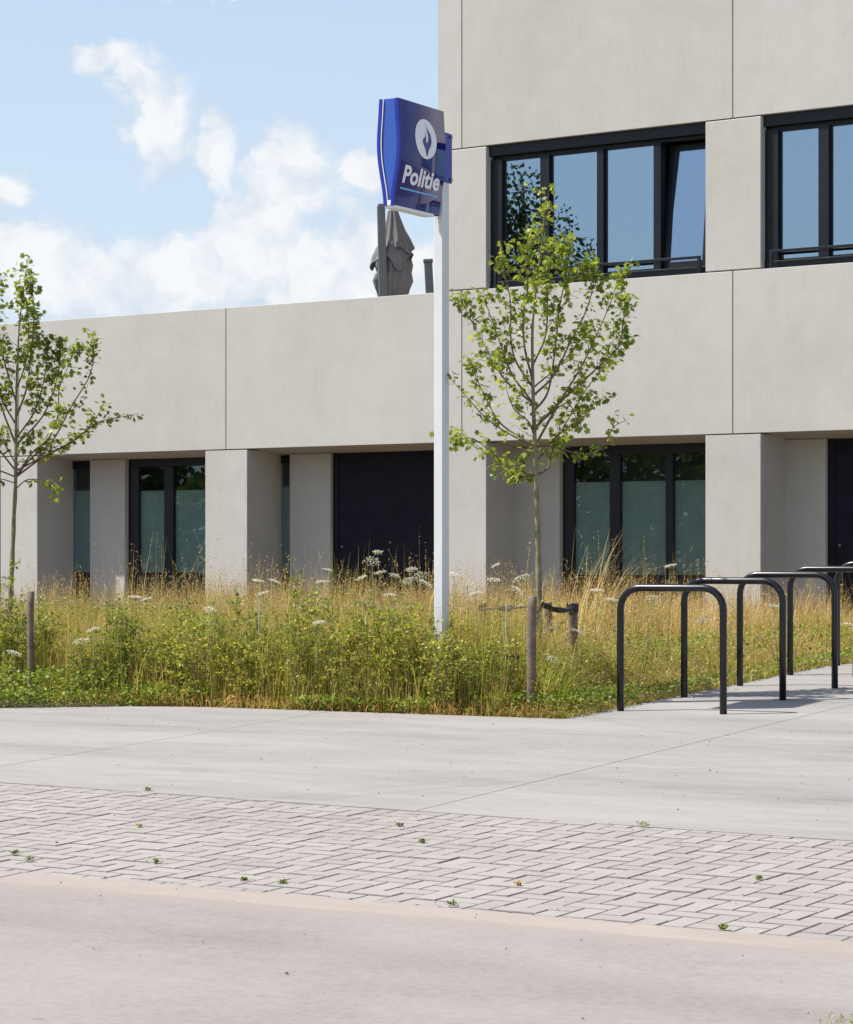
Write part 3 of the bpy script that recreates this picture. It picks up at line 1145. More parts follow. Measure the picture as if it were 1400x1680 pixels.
def blades(pos, h, az, lean, width, curl=0.5, r=rng):
    """grass blades: five points each, bent over in direction az"""
    n = len(pos)
    d = np.stack([np.cos(az), np.sin(az), np.zeros(n)], -1)
    sxy = np.stack([-np.sin(az + r.normal(0, .6, n)), np.cos(az + r.normal(0, .6, n)), np.zeros(n)], -1)
    w = (width * 0.5)[:, None]
    hh = h[:, None]
    ln = lean[:, None]
    upv = np.array([[0, 0, 1.0]])
    mid = pos + upv * hh * 0.55 + d * hh * ln * 0.35
    tip = pos + upv * hh * (1 - 0.35 * ln * curl) + d * hh * ln
    v = np.stack([pos - sxy * w, pos + sxy * w, mid + sxy * w * .8, mid - sxy * w * .8, tip], 1)
    base = (np.arange(n) * 5)[:, None]
    L = (np.array([[0, 1, 2, 3, 3, 2, 4]]) + base).ravel()
    S = np.tile([4, 3], n)
    return v.reshape(-1, 3), L, S, tip, mid


def join_np(parts):
    V, Ls, Ss = [], [], []
    o = 0
    for v, L, S in parts:
        V.append(v)
        Ls.append(np.asarray(L) + o)
        Ss.append(S)
        o += len(v)
    return np.concatenate(V), np.concatenate(Ls), np.concatenate(Ss)


# leaf colours
M['hedge_leaf'] = mat_leaf('hedge_leaf', [(0, (0.095, 0.140, 0.026)), (.3, (0.225, 0.285, 0.042)), (.72, (0.390, 0.425, 0.062)), (.94, (0.50, 0.48, 0.09)), (1, (0.54, 0.38, 0.13))], 0.42, .42, .35, True)
M['maple_leaf'] = mat_leaf('maple_leaf', [(0, (0.115, 0.175, 0.030)), (.4, (0.225, 0.305, 0.042)), (.85, (0.350, 0.405, 0.060)), (1, (0.45, 0.44, 0.09))], 0.45, .42)
M['dry_grass'] = mat_leaf('dry_grass', [(0, (0.314, 0.211, 0.079)), (.35, (0.533, 0.380, 0.153)), (.7, (0.721, 0.533, 0.240)), (1, (0.800, 0.676, 0.363))], 0.25, .7, .2)
M['russet'] = mat_leaf('russet_grass', [(0, (0.357, 0.176, 0.068)), (.5, (0.585, 0.351, 0.120)), (1, (0.715, 0.509, 0.195))], 0.25, .7, .2)
M['green_grass'] = mat_leaf('green_grass', [(0, (0.169, 0.220, 0.032)), (.5, (0.338, 0.379, 0.049)), (.85, (0.580, 0.519, 0.082)), (1, (0.800, 0.619, 0.163))], 0.35, .5)
M['clover'] = mat_leaf('clover_leaf', [(0, (0.095, 0.152, 0.018)), (.5, (0.179, 0.262, 0.031)), (1, (0.315, 0.371, 0.044))], 0.3, .5)
M['white_flower'] = mat_leaf('white_petals', [(0, (0.66, 0.66, 0.58)), (1, (0.80, 0.80, 0.75))], 0.3, .7, .2)
M['pink_flower'] = mat_leaf('pink_clover', [(0, (0.42, 0.24, 0.28)), (.5, (0.55, 0.42, 0.38)), (1, (0.66, 0.60, 0.50))], 0.3, .7, .2)
M['colour_flower'] = mat_leaf('meadow_petals', [(0, (0.60, 0.14, 0.03)), (.3, (0.66, 0.26, 0.05)), (.31, (0.25, 0.20, 0.55)), (.75, (0.36, 0.33, 0.62)), (.76, (0.66, 0.55, 0.05)), (1, (0.7, 0.6, 0.1))], 0.3, .6, .2)
M['green_stem'] = plain('green_stem', (0.16, 0.18, 0.07), 0.7, var=0.3, scale=12)
M['far_leaf'] = mat_leaf('far_leaf', [(0, (0.035, 0.06, 0.016)), (.6, (0.06, 0.095, 0.022)), (1, (0.10, 0.13, 0.03))], 0.3, .55)

# ------------------------------------------------------------------ saplings
def smooth_path(pts, n):
    """Catmull-Rom through points"""
    P = [Vector(p) for p in pts]
    P = [P[0] * 2 - P[1]] + P + [P[-1] * 2 - P[-2]]
    out = []
    segs = len(P) - 3
    for i in range(segs):
        for k in range(n):
            t = k / n
            p0, p1, p2, p3 = P[i:i + 4]
            out.append(0.5 * ((2 * p1) + (p2 - p0) * t + (2 * p0 - 5 * p1 + 4 * p2 - p3) * t * t + (3 * p1 - p0 - 3 * p2 + p3) * t ** 3))
    out.append(P[-2])
    return out


def sapling(label, dist, base_px, trunk, limbs, seed, density=1.0, leaf=0.05):
    rd = random.Random(seed)
    rn = np.random.default_rng(seed)
    p0 = at(base_px[0], base_px[1], dist)
    a_, b_ = to_ab(p0.x, p0.y)
    root = empty('maple_sapling', (p0.x, p0.y, zg(a_) - 0.02))
    tag(root, label, 'tree')
    s = FPX / dist
    ox, oz = p0.x, zg(a_) - 0.02

    def loc(px, py, dy=0.0):
        w = at(px, py, dist)
        return Vector((w.x - ox, dy, w.z - oz))

    tp = [Vector((0, 0, 0))] + [loc(x, y) for x, y in trunk]
    tpath = smooth_path(tp, 6)
    H = tpath[-1].z
    mb = MB()
    rads = []
    for p in tpath:
        k = p.z / H
        rads.append(0.027 * (1 - k) ** 0.9 + 0.002 + (0.002 * math.sin(p.z * 21) if k < .5 else 0))
    mb.tube(tpath, rads, 10)
    mb.build('trunk', M['bark'], root)
    wood = MB()
    LP, LD, LS = [], [], []

    def add_leaves(p, d, n, spread):
        for _ in range(n):
            dd = Vector((rd.gauss(0, 1), rd.gauss(0, 1), rd.gauss(-.25, .6))).normalized()
            q = p + dd * rd.uniform(0.01, spread)
            LP.append(q)
            LD.append((dd + Vector((0, 0, -.35)) + d * 0.4))
            LS.append(leaf * rd.uniform(.6, 1.2))

    def twig(p, d, length, lv):
        n = 5
        pts = [p]
        dirv = d.normalized()
        for i in range(n):
            dirv = (dirv + Vector((rd.gauss(0, .16), rd.gauss(0, .16), .11 + rd.gauss(0, .08)))).normalized()
            pts.append(pts[-1] + dirv * length / n)
        wood.tube(pts, [0.0028 * (1 - i / (n + 1.5)) for i in range(n + 1)], 5, caps=False)
        for i in range(1, n + 1):
            add_leaves(pts[i], dirv, max(1, int(lv * (0.35 + .65 * i / n) * density + rd.random())), 0.045)

    for li, (pts, lv) in enumerate(limbs):
        n = len(pts)
        side = rd.uniform(-1, 1)
        x0 = pts[0][0]
        P = []
        for i, (x, y) in enumerate(pts):
            P.append(loc(x, y, side * 0.75 * abs(math.hypot(x - x0, (y - pts[0][1]) * .55)) / s))
        tk = min(tpath, key=lambda q: abs(q.z - P[0].z))
        if abs(tk.x - P[0].x) * s < 32:
            P[0] = min(tpath, key=lambda q: abs(q.z - (P[0].z - .02))).copy()
        path = smooth_path(P, 6)
        m = len(path)
        L = sum((path[i + 1] - path[i]).length for i in range(m - 1))
        r0 = min(0.0085, 0.003 + 0.004 * L)
        wood.tube(path, [r0 * (1 - i / (m + 1)) + .0015 for i in range(m)], 6, caps=False)
        steps = int(L / 0.048)
        for k in range(steps):
            f = 0.20 + 0.80 * (k + rd.random()) / steps
            i = min(m - 2, int(f * (m - 1)))
            t = (path[i + 1] - path[i]).normalized()
            out = Vector((rd.gauss(0, .8), rd.gauss(0, .8), rd.gauss(.3, .4)))
            out = (out - t * out.dot(t)).normalized()
            p = path[i].lerp(path[i + 1], rd.random())
            if rd.random() < 0.40 * lv:
                twig(p, t * .75 + out * .75, rd.uniform(.08, .26) * (1.15 - .5 * f), 1.9 * lv)
            if rd.random() < 0.85 * lv:
                add_leaves(p, t, 4, 0.06)
        add_leaves(path[-1], (path[-1] - path[-2]).normalized(), int(9 * lv), .06)
    # leaves along the leader
    for p in tpath:
        k = p.z / H
        if k > .48:
            for _ in range(int(0.7 + 1.5 * max(0, k - .70) / .30 + rd.random())):
                out = Vector((rd.gauss(0, 1), rd.gauss(0, 1), rd.uniform(.1, 1.0))).normalized()
                if rd.random() < .6:
                    twig(p, out, rd.uniform(.07, .20), 1.0)
                add_leaves(p + out * .04, out, 1, .06)
    wood.build('branches', M['twig'], root)
    pos = np.array([tuple(p) for p in LP])
    me = leaf_cloud('crown', pos, np.array([tuple(d) for d in LD]), np.array(LS), *LEAF_MAPLE, up_bias=.9, r=rn)
    link('crown', me, M['maple_leaf'], root)
    return root


def z5(pts, sx=2.4, ox=700, oy=300):
    return [(ox + x / sx, oy + y / sx) for x, y in pts]


T2 = [
    (z5([(428, 1140), (370, 1135), (300, 1110), (240, 1070), (180, 1030), (110, 985)]), .75),
    (z5([(428, 1145), (370, 1135), (300, 1105), (250, 1060), (170, 1010), (100, 1030)]), .8),
    (z5([(425, 1035), (340, 1000), (240, 940), (160, 860), (105, 800)]), .55),
    (z5([(425, 1035), (300, 950), (250, 870), (200, 760), (185, 690)]), .7),
    (z5([(420, 870), (330, 790), (280, 720), (230, 620), (165, 490), (135, 415)]), 1.0),
    (z5([(420, 850), (340, 760), (300, 660), (250, 520), (215, 430)]), 1.0),
    (z5([(418, 800), (350, 700), (330, 600), (330, 480), (300, 340), (275, 300)]), 1.0),
    (z5([(418, 760), (385, 650), (380, 520), (395, 420), (385, 320), (375, 230)]), .9),
    (z5([(440, 1130), (480, 1120), (500, 1040), (560, 930), (640, 800), (720, 700), (785, 590)]), .8),
    (z5([(445, 1010), (520, 870), (600, 740), (650, 640), (720, 480), (755, 365)]), .9),
    (z5([(445, 960), (560, 830), (660, 740), (760, 640), (780, 540), (810, 440)]), .9),
    (z5([(430, 840), (500, 760), (560, 640), (630, 500), (660, 380), (640, 330)]), 1.0),
    (z5([(432, 1010), (475, 1035), (540, 1050), (610, 1068), (660, 1060), (700, 1030), (740, 960), (795, 930)]), .42),
    (z5([(440, 900), (480, 820), (510, 650), (530, 480), (560, 330), (560, 230), (550, 185)]), 1.1),
    (z5([(435, 1090), (520, 990), (600, 930), (640, 880), (720, 830)]), .75),
    (z5([(430, 990), (400, 940), (350, 900), (320, 840), (310, 780)]), .6),
    (z5([(435, 1060), (400, 1050), (375, 1090), (360, 1150)]), .8),
    (z5([(425, 720), (470, 600), (480, 470), (480, 350), (500, 220)]), 1.0),
    (z5([(445, 940), (500, 900), (560, 870), (600, 960)]), .7),
    (z5([(430, 800), (540, 700), (600, 620), (620, 560)]), .9),
    (z5([(435, 1140), (390, 1150), (350, 1165)]), .7),
]
sapling('taller maple sapling with brown stakes, in front of the corner between building heights', 19.75, (885, 1130),
        z5([(443, 1640), (440, 1450), (435, 1250), (430, 1100), (422, 900), (418, 720), (418, 560), (435, 380), (452, 250), (470, 60)]), T2, 5, 2.2, .047)

z3 = lambda pts: [(x / 2.8975, 420 + y / 2.8975) for x, y in pts]
T1 = [
    (z3([(80, 1050), (150, 960), (250, 880), (340, 720), (430, 570), (445, 470), (455, 390)]), .8),
    (z3([(80, 1045), (200, 960), (330, 890), (400, 840), (470, 790), (560, 770), (660, 750)]), .5),
    (z3([(90, 900), (200, 760), (260, 600), (280, 480), (265, 390)]), 1.0),
    (z3([(85, 850), (160, 740), (200, 600), (215, 480), (210, 380)]), 1.0),
    (z3([(85, 760), (130, 620), (150, 450), (165, 300), (150, 120)]), 1.0),
    (z3([(80, 1030), (160, 940), (250, 870), (300, 760), (310, 640), (370, 520), (385, 470)]), .9),
    (z3([(80, 1010), (200, 950), (330, 880), (420, 780), (470, 690)]), .7),
    (z3([(77, 1090), (120, 1065), (170, 1060), (215, 1070), (250, 1095)]), .8),
    (z3([(60, 900), (0, 700), (-40, 560), (-60, 400), (-40, 250)]), 1.0),
    (z3([(70, 1000), (-20, 900), (-100, 780), (-160, 650), (-200, 520)]), .8),
    (z3([(70, 1050), (-40, 1000), (-150, 930), (-240, 830)]), .7),
    (z3([(75, 700), (40, 560), (10, 420), (5, 250), (10, 130)]), 1.0),
    (z3([(75, 800), (20, 700), (-20, 600), (-120, 480), (-130, 300)]), .9),
    (z3([(80, 620), (120, 500), (130, 350), (120, 200)]), 1.0),
    (z3([(75, 980), (20, 900), (-10, 870), (-60, 860)]), .8),
    (z3([(75, 1080), (0, 1060), (-50, 1080)]), .7),
    (z3([(90, 940), (150, 850), (190, 830)]), .8),
]
sapling('slender maple sapling cut off by the left picture edge', 24.6, (17, 1085),
        z3([(52, 1600), (60, 1400), (66, 1250), (74, 1080), (76, 900), (78, 700), (82, 500), (95, 300), (110, 180), (122, 60)]), T1, 9, 1.9, .052)

# ------------------------------------------------------------------ stakes with rubber ties
def stake(px, py_top, py_base, d, wpx, label, lean=0.0):
    p = at(px, py_base, d)
    a_, b_ = to_ab(p.x, p.y)
    z0_ = zg(a_) - 0.05
    top = CAM_Z + (912 - py_top) / FPX * d
    h = top - z0_
    r = wpx / 2 * d / FPX * .92
    mb = MB()
    seed = px * .13
    rows = []
    for i in range(9):
        z = h * i / 8
        ring = []
        for k in range(12):
            th = 2 * math.pi * k / 12
            rr = r * (1 + .05 * math.sin(3 * th + seed + i * .7) + (.03 * math.sin(5 * th + i)))
            ring.append((lean * z + rr * math.cos(th), rr * math.sin(th), z))
        rows.append(ring)
    vs = mb.grid(rows, close=True)
    rows2 = [(x * .82 + lean * h * .18, y * .82, z + r * .16) for (x, y, z) in rows[-1]]
    top_v = [mb.bm.verts.new(q) for q in rows2]
    for k in range(12):
        mb.bm.faces.new((vs[-1][k], vs[-1][(k + 1) % 12], top_v[(k + 1) % 12], top_v[k]))
    mb.bm.faces.new(top_v)
    o = mb.build('stake', M['wood'])
    o.location = (p.x, p.y, z0_)
    tag(o, label, 'stake', 'wooden tree stakes')
    return Vector((p.x + lean * h, p.y, top))


s_front = stake(871, 979, 1158, 18.52, 17, 'round weathered stake standing at the front of the right sapling', 0.012)
s_left = stake(792, 990, 1130, 19.9, 13, 'stake behind the hedge at the left end of the black rubber tie')
s_right = stake(940, 990, 1120, 20.1, 17, 'stake to the right of the sapling with black rubber wound round its top')
s_back = stake(899, 989, 1110, 20.6, 15, 'short stub of a stake just behind the right sapling trunk')
stake(50.5, 971, 1140, 20.35, 12, 'lone grey stake in front of the left sapling')


def strap(p, q, label, sag=.03, twist=2.0, w=.055):
    mb = MB()
    n = 22
    rows = []
    side = (q - p).cross(Vector((0, 0, 1))).normalized()
    for i in range(n + 1):
        f = i / n
        c = p.lerp(q, f) - Vector((0, 0, sag * math.sin(math.pi * f)))
        ang = twist * math.sin(math.pi * f * 2) * .8
        ax = (Vector((0, 0, 1)) * math.cos(ang) + side * math.sin(ang)) * w / 2
        th = side * .004 * math.cos(ang) - Vector((0, 0, 1)) * .004 * math.sin(ang)
        rows.append([c - ax - th, c + ax - th, c + ax + th, c - ax + th])
    vs = mb.grid(rows, close=True)
    mb.bm.faces.new(vs[0])
    mb.bm.faces.new(vs[-1])
    o = mb.build('rubber_tie', M['strap'])
    tag(o, label, 'tie', 'black rubber tree ties')


tr = at(884, 992, 19.75)
strap(s_left + Vector((-.03, -.03, -.03)), tr + Vector((-.03, -.03, 0)), 'black rubber tie running from the left stake to the sapling trunk', .02, 2.2, .05)
strap(tr + Vector((.03, -.02, .0)), s_right + Vector((.02, -.05, -.03)), 'black rubber tie between sapling trunk and the right stake', .03, 1.4, .045)
mb = MB()
cc = s_right - Vector((0, 0, .035))
mb.grid([[cc + Vector((.046 * math.cos(t), .046 * math.sin(t), dz + .008 * math.sin(3 * t))) for t in np.linspace(0, 2 * math.pi, 20, endpoint=False)] for dz in (-.03, -.01, .012, .03)], close=True)
o = mb.build('rubber_band', M['strap'])
tag(o, 'black rubber band wound round the top of the right stake', 'tie')
strap(at(826, 1080, 18.9), at(852, 1078, 18.9), 'short black rubber scrap showing low inside the hedge', .01, .5, .05)

# support wire through the hedge with thin rods
hw = MB()
wa = 16.72
hw.tube([ab(wa, b_, 0.74 + .006 * math.sin(b_ * 3)) for b_ in np.linspace(-14.5, -8.55, 24)], .0012, 5)
o = hw.build('support_wire', M['wire'])
tag(o, 'thin steel wire strung along the top of the hedge', 'wire')
for b_, h_, lab in ((-10.72, .80, 'thin rod holding the hedge wire below the second pier'), (-8.62, .78, 'thin pale rod at the right end of the hedge wire'), (-13.1, .8, 'thin rod holding the hedge wire near the left stake')):
    p = ab(wa - .01, b_)
    o = MB().tube([(0, 0, -.05), (0.006, 0, h_)], .004, 6).build('wire_rod', M['wire'])
    o.location = p
    tag(o, lab, 'rod', 'rods of the hedge wire')

# ------------------------------------------------------------------ sign
def sign():
    a0, bc = 16.13, -9.25                       # road-side edge and mid plane of the sign
    LEN, zb, zt = 0.67, 4.165, 4.925
    Hs = zt - zb
    root = empty('police_sign', ab(a0 + LEN + .085, bc + .012, -0.03), math.atan2(A.y, A.x))
    # local x runs along A (towards the pole), local y to the left of that, i.e. along -B
    tag(root, 'blue illuminated box sign reading Politie on a tall white pole', 'sign')
    z_off = root.location.z
    X0 = -(LEN + .085)                          # local x of the road-side edge
    yc = .012
    nav, T, b = new_mat('navy_gloss')
    b.inputs['Base Color'].default_value = (0.010, 0.009, 0.105, 1)
    b.inputs['Roughness'].default_value = 0.06
    b.inputs['Specular IOR Level'].default_value = 0.42
    tc = T.new('ShaderNodeTexCoord')
    n = T.noise(tc.outputs['Object'], 7, 3, .6)
    T.link(T.ramp(n.outputs[0], [(.3, (.009, .006, .135)), (.7, (.011, .007, .155))]), b.inputs['Base Color'])
    edge = plain('blue_edge', (0.014, 0.028, 0.30), .25, var=.08, scale=4, spec=.5)
    side = plain('blue_side', (0.035, 0.095, 0.42), .35, var=.06, scale=4)
    letter = plain('white_letter', (0.80, 0.80, 0.82), .3, var=.02)
    cyan = plain('light_blue_line', (0.10, 0.42, 0.80), .3, var=.05)

    def half(v):                                # half thickness at height fraction v (0 bottom, 1 top)
        pts = [(0, .045), (.06, .0465), (.15, .055), (.28, .074), (.42, .092), (.56, .0995), (.70, .096), (.85, .086), (1, .080)]
        for (v0, h0), (v1, h1) in zip(pts[:-1], pts[1:]):
            if v <= v1:
                t = (v - v0) / (v1 - v0)
                return h0 + (h1 - h0) * t * 1.0
        return pts[-1][1]

    vs = np.linspace(0, 1, 40)
    hs = [half(v) for v in vs]
    for _ in range(4):
        hs = [hs[0]] + [(hs[i - 1] + hs[i] * 2 + hs[i + 1]) / 4 for i in range(1, 39)] + [hs[-1]]
    hf = lambda v: float(np.interp(v, vs, hs))
    Z = lambda v: zb + Hs * v - z_off
    lip = .010
    # two face shells that wrap round the edges
    for sgn, nm in ((-1, 'sign_face'), (1, 'sign_face')):
        mb = MB()
        rows = []
        for v in vs:
            h = hf(v)
            r = []
            for (x, dy) in ((X0 - .004, .034), (X0 - .004, .012), (X0 - .001, .004), (X0 + .008, 0.0), (X0 + LEN - .006, 0.0), (X0 + LEN, .005), (X0 + LEN, .03)):
                r.append((x, yc + sgn * (h - dy), Z(v)))
            rows.append(r)
        mb.grid(rows)
        f_ = mb.build(nm, nav, root)
        # lit blue rim on the road-side edge of the face
        mb = MB()
        mb.grid([[(X0 - .0065, yc + sgn * (hf(v) - .030), Z(v)), (X0 - .0075, yc + sgn * (hf(v) - .010), Z(v)), (X0 - .0045, yc + sgn * (hf(v) - .001), Z(v)), (X0 + .004, yc + sgn * (hf(v) + .0022), Z(v))] for v in vs])
        mb.build('rim', edge, f_)
    # side cheeks and pale trim
    for xx, nm in ((X0 + .003, 'side_panel'), (X0 + LEN - .004, 'side_panel')):
        mb = MB()
        mb.grid([[(xx, yc - hf(v) + .022, Z(v)), (xx, yc, Z(v)), (xx, yc + hf(v) - .022, Z(v))] for v in vs], smooth=False)
        mb.build(nm, side, root)
    for sg in (1,):
        mb = MB()
        mb.grid([[(X0 - .004, yc + sg * (hf(v) - .040), Z(v)), (X0 - .006, yc + sg * (hf(v) - .036), Z(v)), (X0 - .004, yc + sg * (hf(v) - .032), Z(v))] for v in vs])
        mb.build('trim_line', letter, root)
    # core, top and bottom plates
    MB().box(X0 + .02, X0 + LEN - .02, yc - hf(1) + .01, yc + hf(1) - .01, Z(1) - .02, Z(1) - .004).build('top_plate', edge, root)
    MB().box(X0 + .004, X0 + LEN - .09, yc - hf(0) - .002, yc + hf(0) - .006, Z(0) - .016, Z(0) + .004, .002).build('bottom_plate', letter, root)
    MB().box(X0 - .006, X0 + .012, yc - .02, yc + .006, Z(0) + .001, Z(0) + .038, .002).build('corner_clip', letter, root)
    # prints on the two faces, pressed onto the curve
    def press(me, sgn, off):
        bm = bmesh.new()
        bm.from_mesh(me)
        for zc in np.linspace(.02, Hs - .02, 34):
            bmesh.ops.bisect_plane(bm, geom=bm.verts[:] + bm.edges[:] + bm.faces[:], plane_co=(0, zc, 0), plane_no=(0, 1, 0))
        for v_ in bm.verts:
            u, w = v_.co.x, v_.co.y
            uu = u if sgn < 0 else LEN - u
            v_.co = Vector((X0 + uu, yc + sgn * (hf(w / Hs) + off + v_.co.z), w + zb - z_off))
        bmesh.ops.recalc_face_normals(bm, faces=bm.faces)
        me2 = bpy.data.meshes.new(me.name)
        bm.to_mesh(me2)
        bm.free()
        return me2

    def curve_mesh(name, polys, ext=.001):
        cu = bpy.data.curves.new(name, 'CURVE')
        cu.dimensions = '2D'
        cu.fill_mode = 'BOTH'
        cu.extrude = ext
        for pts in polys:
            sp = cu.splines.new('POLY')
            sp.points.add(len(pts) - 1)
            for q, (x, y) in zip(sp.points, pts):
                q.co = (x, y, 0, 1)
            sp.use_cyclic_u = True
        o_ = bpy.data.objects.new(name, cu)
        col.objects.link(o_)
        dg = bpy.context.evaluated_depsgraph_get()
        me = bpy.data.meshes.new_from_object(o_.evaluated_get(dg))
        bpy.data.objects.remove(o_)
        me.name = name
        return me

    # emblem: white disc with the flame and hand cut out
    cx, cy, R = .362, .515, .143
    disc = [(cx + R * 1.10 * math.cos(t), cy + R * math.sin(t)) for t in np.linspace(0, 2 * math.pi, 72, endpoint=False)]

    def sp2(pts, n=8):
        P = [Vector((x, y, 0)) for x, y in pts]
        return [(p.x, p.y) for p in smooth_path(P, n)]

    S = R / 1.0
    right = sp2([(.02, .86), (.11, .60), (.38, .30), (.47, 0), (.42, -.26), (.23, -.52), (.09, -.88)])
    left = sp2([(.04, -.84), (-.11, -.52), (-.30, -.22), (-.27, -.04), (-.08, .13), (.01, .40)])
    tip = sp2([(.005, .36), (-.02, .15), (-.02, -.05), (-.04, -.20)])
    notch = sp2([(.11, -.17), (.20, 0), (.20, .22), (.11, .52), (.03, .80)])
    fl = right + left + tip + notch
    flame = [(cx + x * S * 1.12, cy + y * S * .98) for x, y in fl]
    emb = curve_mesh('emblem', [disc])
    fla = curve_mesh('flame', [flame], .0006)
    # lettering
    tcu = bpy.data.curves.new('lettering', 'FONT')
    tcu.body = 'Politie'
    tcu.size = 1.0
    tcu.offset = .028
    tcu.shear = .10
    tcu.space_character = 1.02
    tcu.resolution_u = 5
    tcu.extrude = .008
    to = bpy.data.objects.new('lettering', tcu)
    col.objects.link(to)
    tm = bpy.data.meshes.new_from_object(to.evaluated_get(bpy.context.evaluated_depsgraph_get()))
    bpy.data.objects.remove(to)
    co = np.empty(len(tm.vertices) * 3)
    tm.vertices.foreach_get('co', co)
    co = co.reshape(-1, 3)
    mn, mx = co.min(0), co.max(0)
    co[:, 0] = (co[:, 0] - mn[0]) / (mx[0] - mn[0]) * .535 + .065
    co[:, 1] = (co[:, 1] - mn[1]) / (mx[1] - mn[1]) * .128 + .168
    co[:, 2] *= .12
    tm.vertices.foreach_set('co', co.ravel())
    line = curve_mesh('underline', [[(.05, .124), (.60, .124), (.60, .136), (.05, .136)]])
    for sgn in (-1, 1):
        e_ = link('emblem', press(emb, sgn, .0030), letter, root)
        link('flame', press(fla, sgn, .0060), nav, e_)
        link('lettering', press(tm, sgn, .0032), letter, root)
        link('underline', press(line, sgn, .0030), cyan, root)
    # pole, sleeve, bolts
    zp = 4.42 - z_off
    MB().box(-.052, .052, -.036, .036, 0, zp + .3, .004).build('pole', M['white'], root)
    slv = MB().box(-.085, .080, -.046, .046, zp, zp + .365, .004).build('mounting_sleeve', edge, root)
    for (bx, bz) in ((.055, zp + .34), (.055, zp + .025)):
        mb = MB()
        mb.tube([(bx, -.047, bz), (bx, -.058, bz)], .013, 8)
        mb.build('bolt', M['wire'], root)
    MB().box(-.115, .115, -.09, .09, -.0, .02, .003).build('base_plate', M['white'], root)


sign()

# ------------------------------------------------------------------ bicycle racks
def rack_mesh():
    W, Hh, R = 0.785, 0.905, 0.15
    r = .0255
    pts = [(0, 0, -.05), (0, 0, .35), (0, 0, Hh - r - R)]
    for t in np.linspace(0, math.pi / 2, 8)[1:]:
        pts.append((R - R * math.cos(t), 0, Hh - r - R + R * math.sin(t)))
    for t in np.linspace(0, math.pi / 2, 8):
        pts.append((W - R + R * math.sin(t), 0, Hh - r - R + R * math.cos(t)))
    pts += [(W, 0, .35), (W, 0, -.05)]
    mb = MB()
    mb.tube(pts, r, 18)
    return mb.mesh('bicycle_rack')


rk = rack_mesh()
rk.materials.append(M['rack'])
rl = ['black steel bicycle hoop nearest the camera', 'second black bicycle hoop from the front, right behind the nearest', 'third black bicycle hoop from the front of the row',
      'fourth black bicycle hoop, its bar cut off by the right picture edge', 'fifth black bicycle hoop, only its left leg and bend in view', 'last black bicycle hoop at the far end of the row']
for i, (a_, b_) in enumerate([(16.93, -7.815), (18.11, -7.835), (19.22, -7.84), (20.36, -7.86), (21.5, -7.87), (22.64, -7.87)]):
    o = link('bicycle_rack', rk)
    o.location = ab(a_, b_)
    o.rotation_euler = (0, 0, math.atan2(B.y, B.x))
    tag(o, rl[i], 'bicycle rack', 'bicycle racks along the planting')

# ------------------------------------------------------------------ hedge shrubs
def shrub_variant(seed):
    rd = random.Random(seed)
    rn = np.random.default_rng(seed)
    mb = MB()
    P, D, S = [], [], []
    for k in range(rd.randint(5, 7)):
        x, y = rd.gauss(0, .05), rd.gauss(0, .05)
        h = rd.uniform(.48, .86)
        lx, ly = rd.gauss(0, .12), rd.gauss(0, .12)
        pts = []
        for i in range(7):
            f = i / 6
            pts.append(Vector((x + lx * f + .012 * math.sin(f * 7 + k), y + ly * f + .012 * math.cos(f * 6 + k), h * f)))
        mb.tube(pts, [.0048 * (1 - .75 * i / 6) for i in range(7)], 5, caps=False)
        for j in range(rd.randint(9, 13)):
            f = rd.uniform(.10, .97)
            i = min(5, int(f * 6))
            p = pts[i].lerp(pts[i + 1], f * 6 - i)
            d = Vector((rd.gauss(0, 1), rd.gauss(0, 1), rd.uniform(.1, 1.1))).normalized()
            L = rd.uniform(.07, .20) * (1.15 - .5 * f)
            q = p + d * L
            mb.tube([p, p + d * L * .5 + Vector((0, 0, .005)), q], [.002, .0014, .0008], 4, caps=False)
            for _ in range(int(L / .0085)):
                g_ = rd.uniform(.05, 1.05)
                o_ = Vector((rd.gauss(0, 1), rd.gauss(0, 1), rd.gauss(.2, .8))).normalized()
                P.append(p + d * L * g_ + o_ * .008)
                D.append(o_ + d * .5)
                S.append(rd.uniform(.015, .031))
        for _ in range(22):
            f = rd.uniform(.15, 1.0)
            i = min(5, int(f * 6))
            p = pts[i].lerp(pts[i + 1], min(1, f * 6 - i))
            o_ = Vector((rd.gauss(0, 1), rd.gauss(0, 1), rd.gauss(.3, .7))).normalized()
            P.append(p + o_ * .01)
            D.append(o_)
            S.append(rd.uniform(.015, .030))
    st = mb.mesh('stems')
    st.materials.append(M['stem_br'])
    fo = leaf_cloud('foliage', np.array([tuple(p) for p in P]), np.array([tuple(d) for d in D]), np.array(S), *LEAF_OVAL, up_bias=.7, r=rn)
    fo.materials.append(M['hedge_leaf'])
    return st, fo


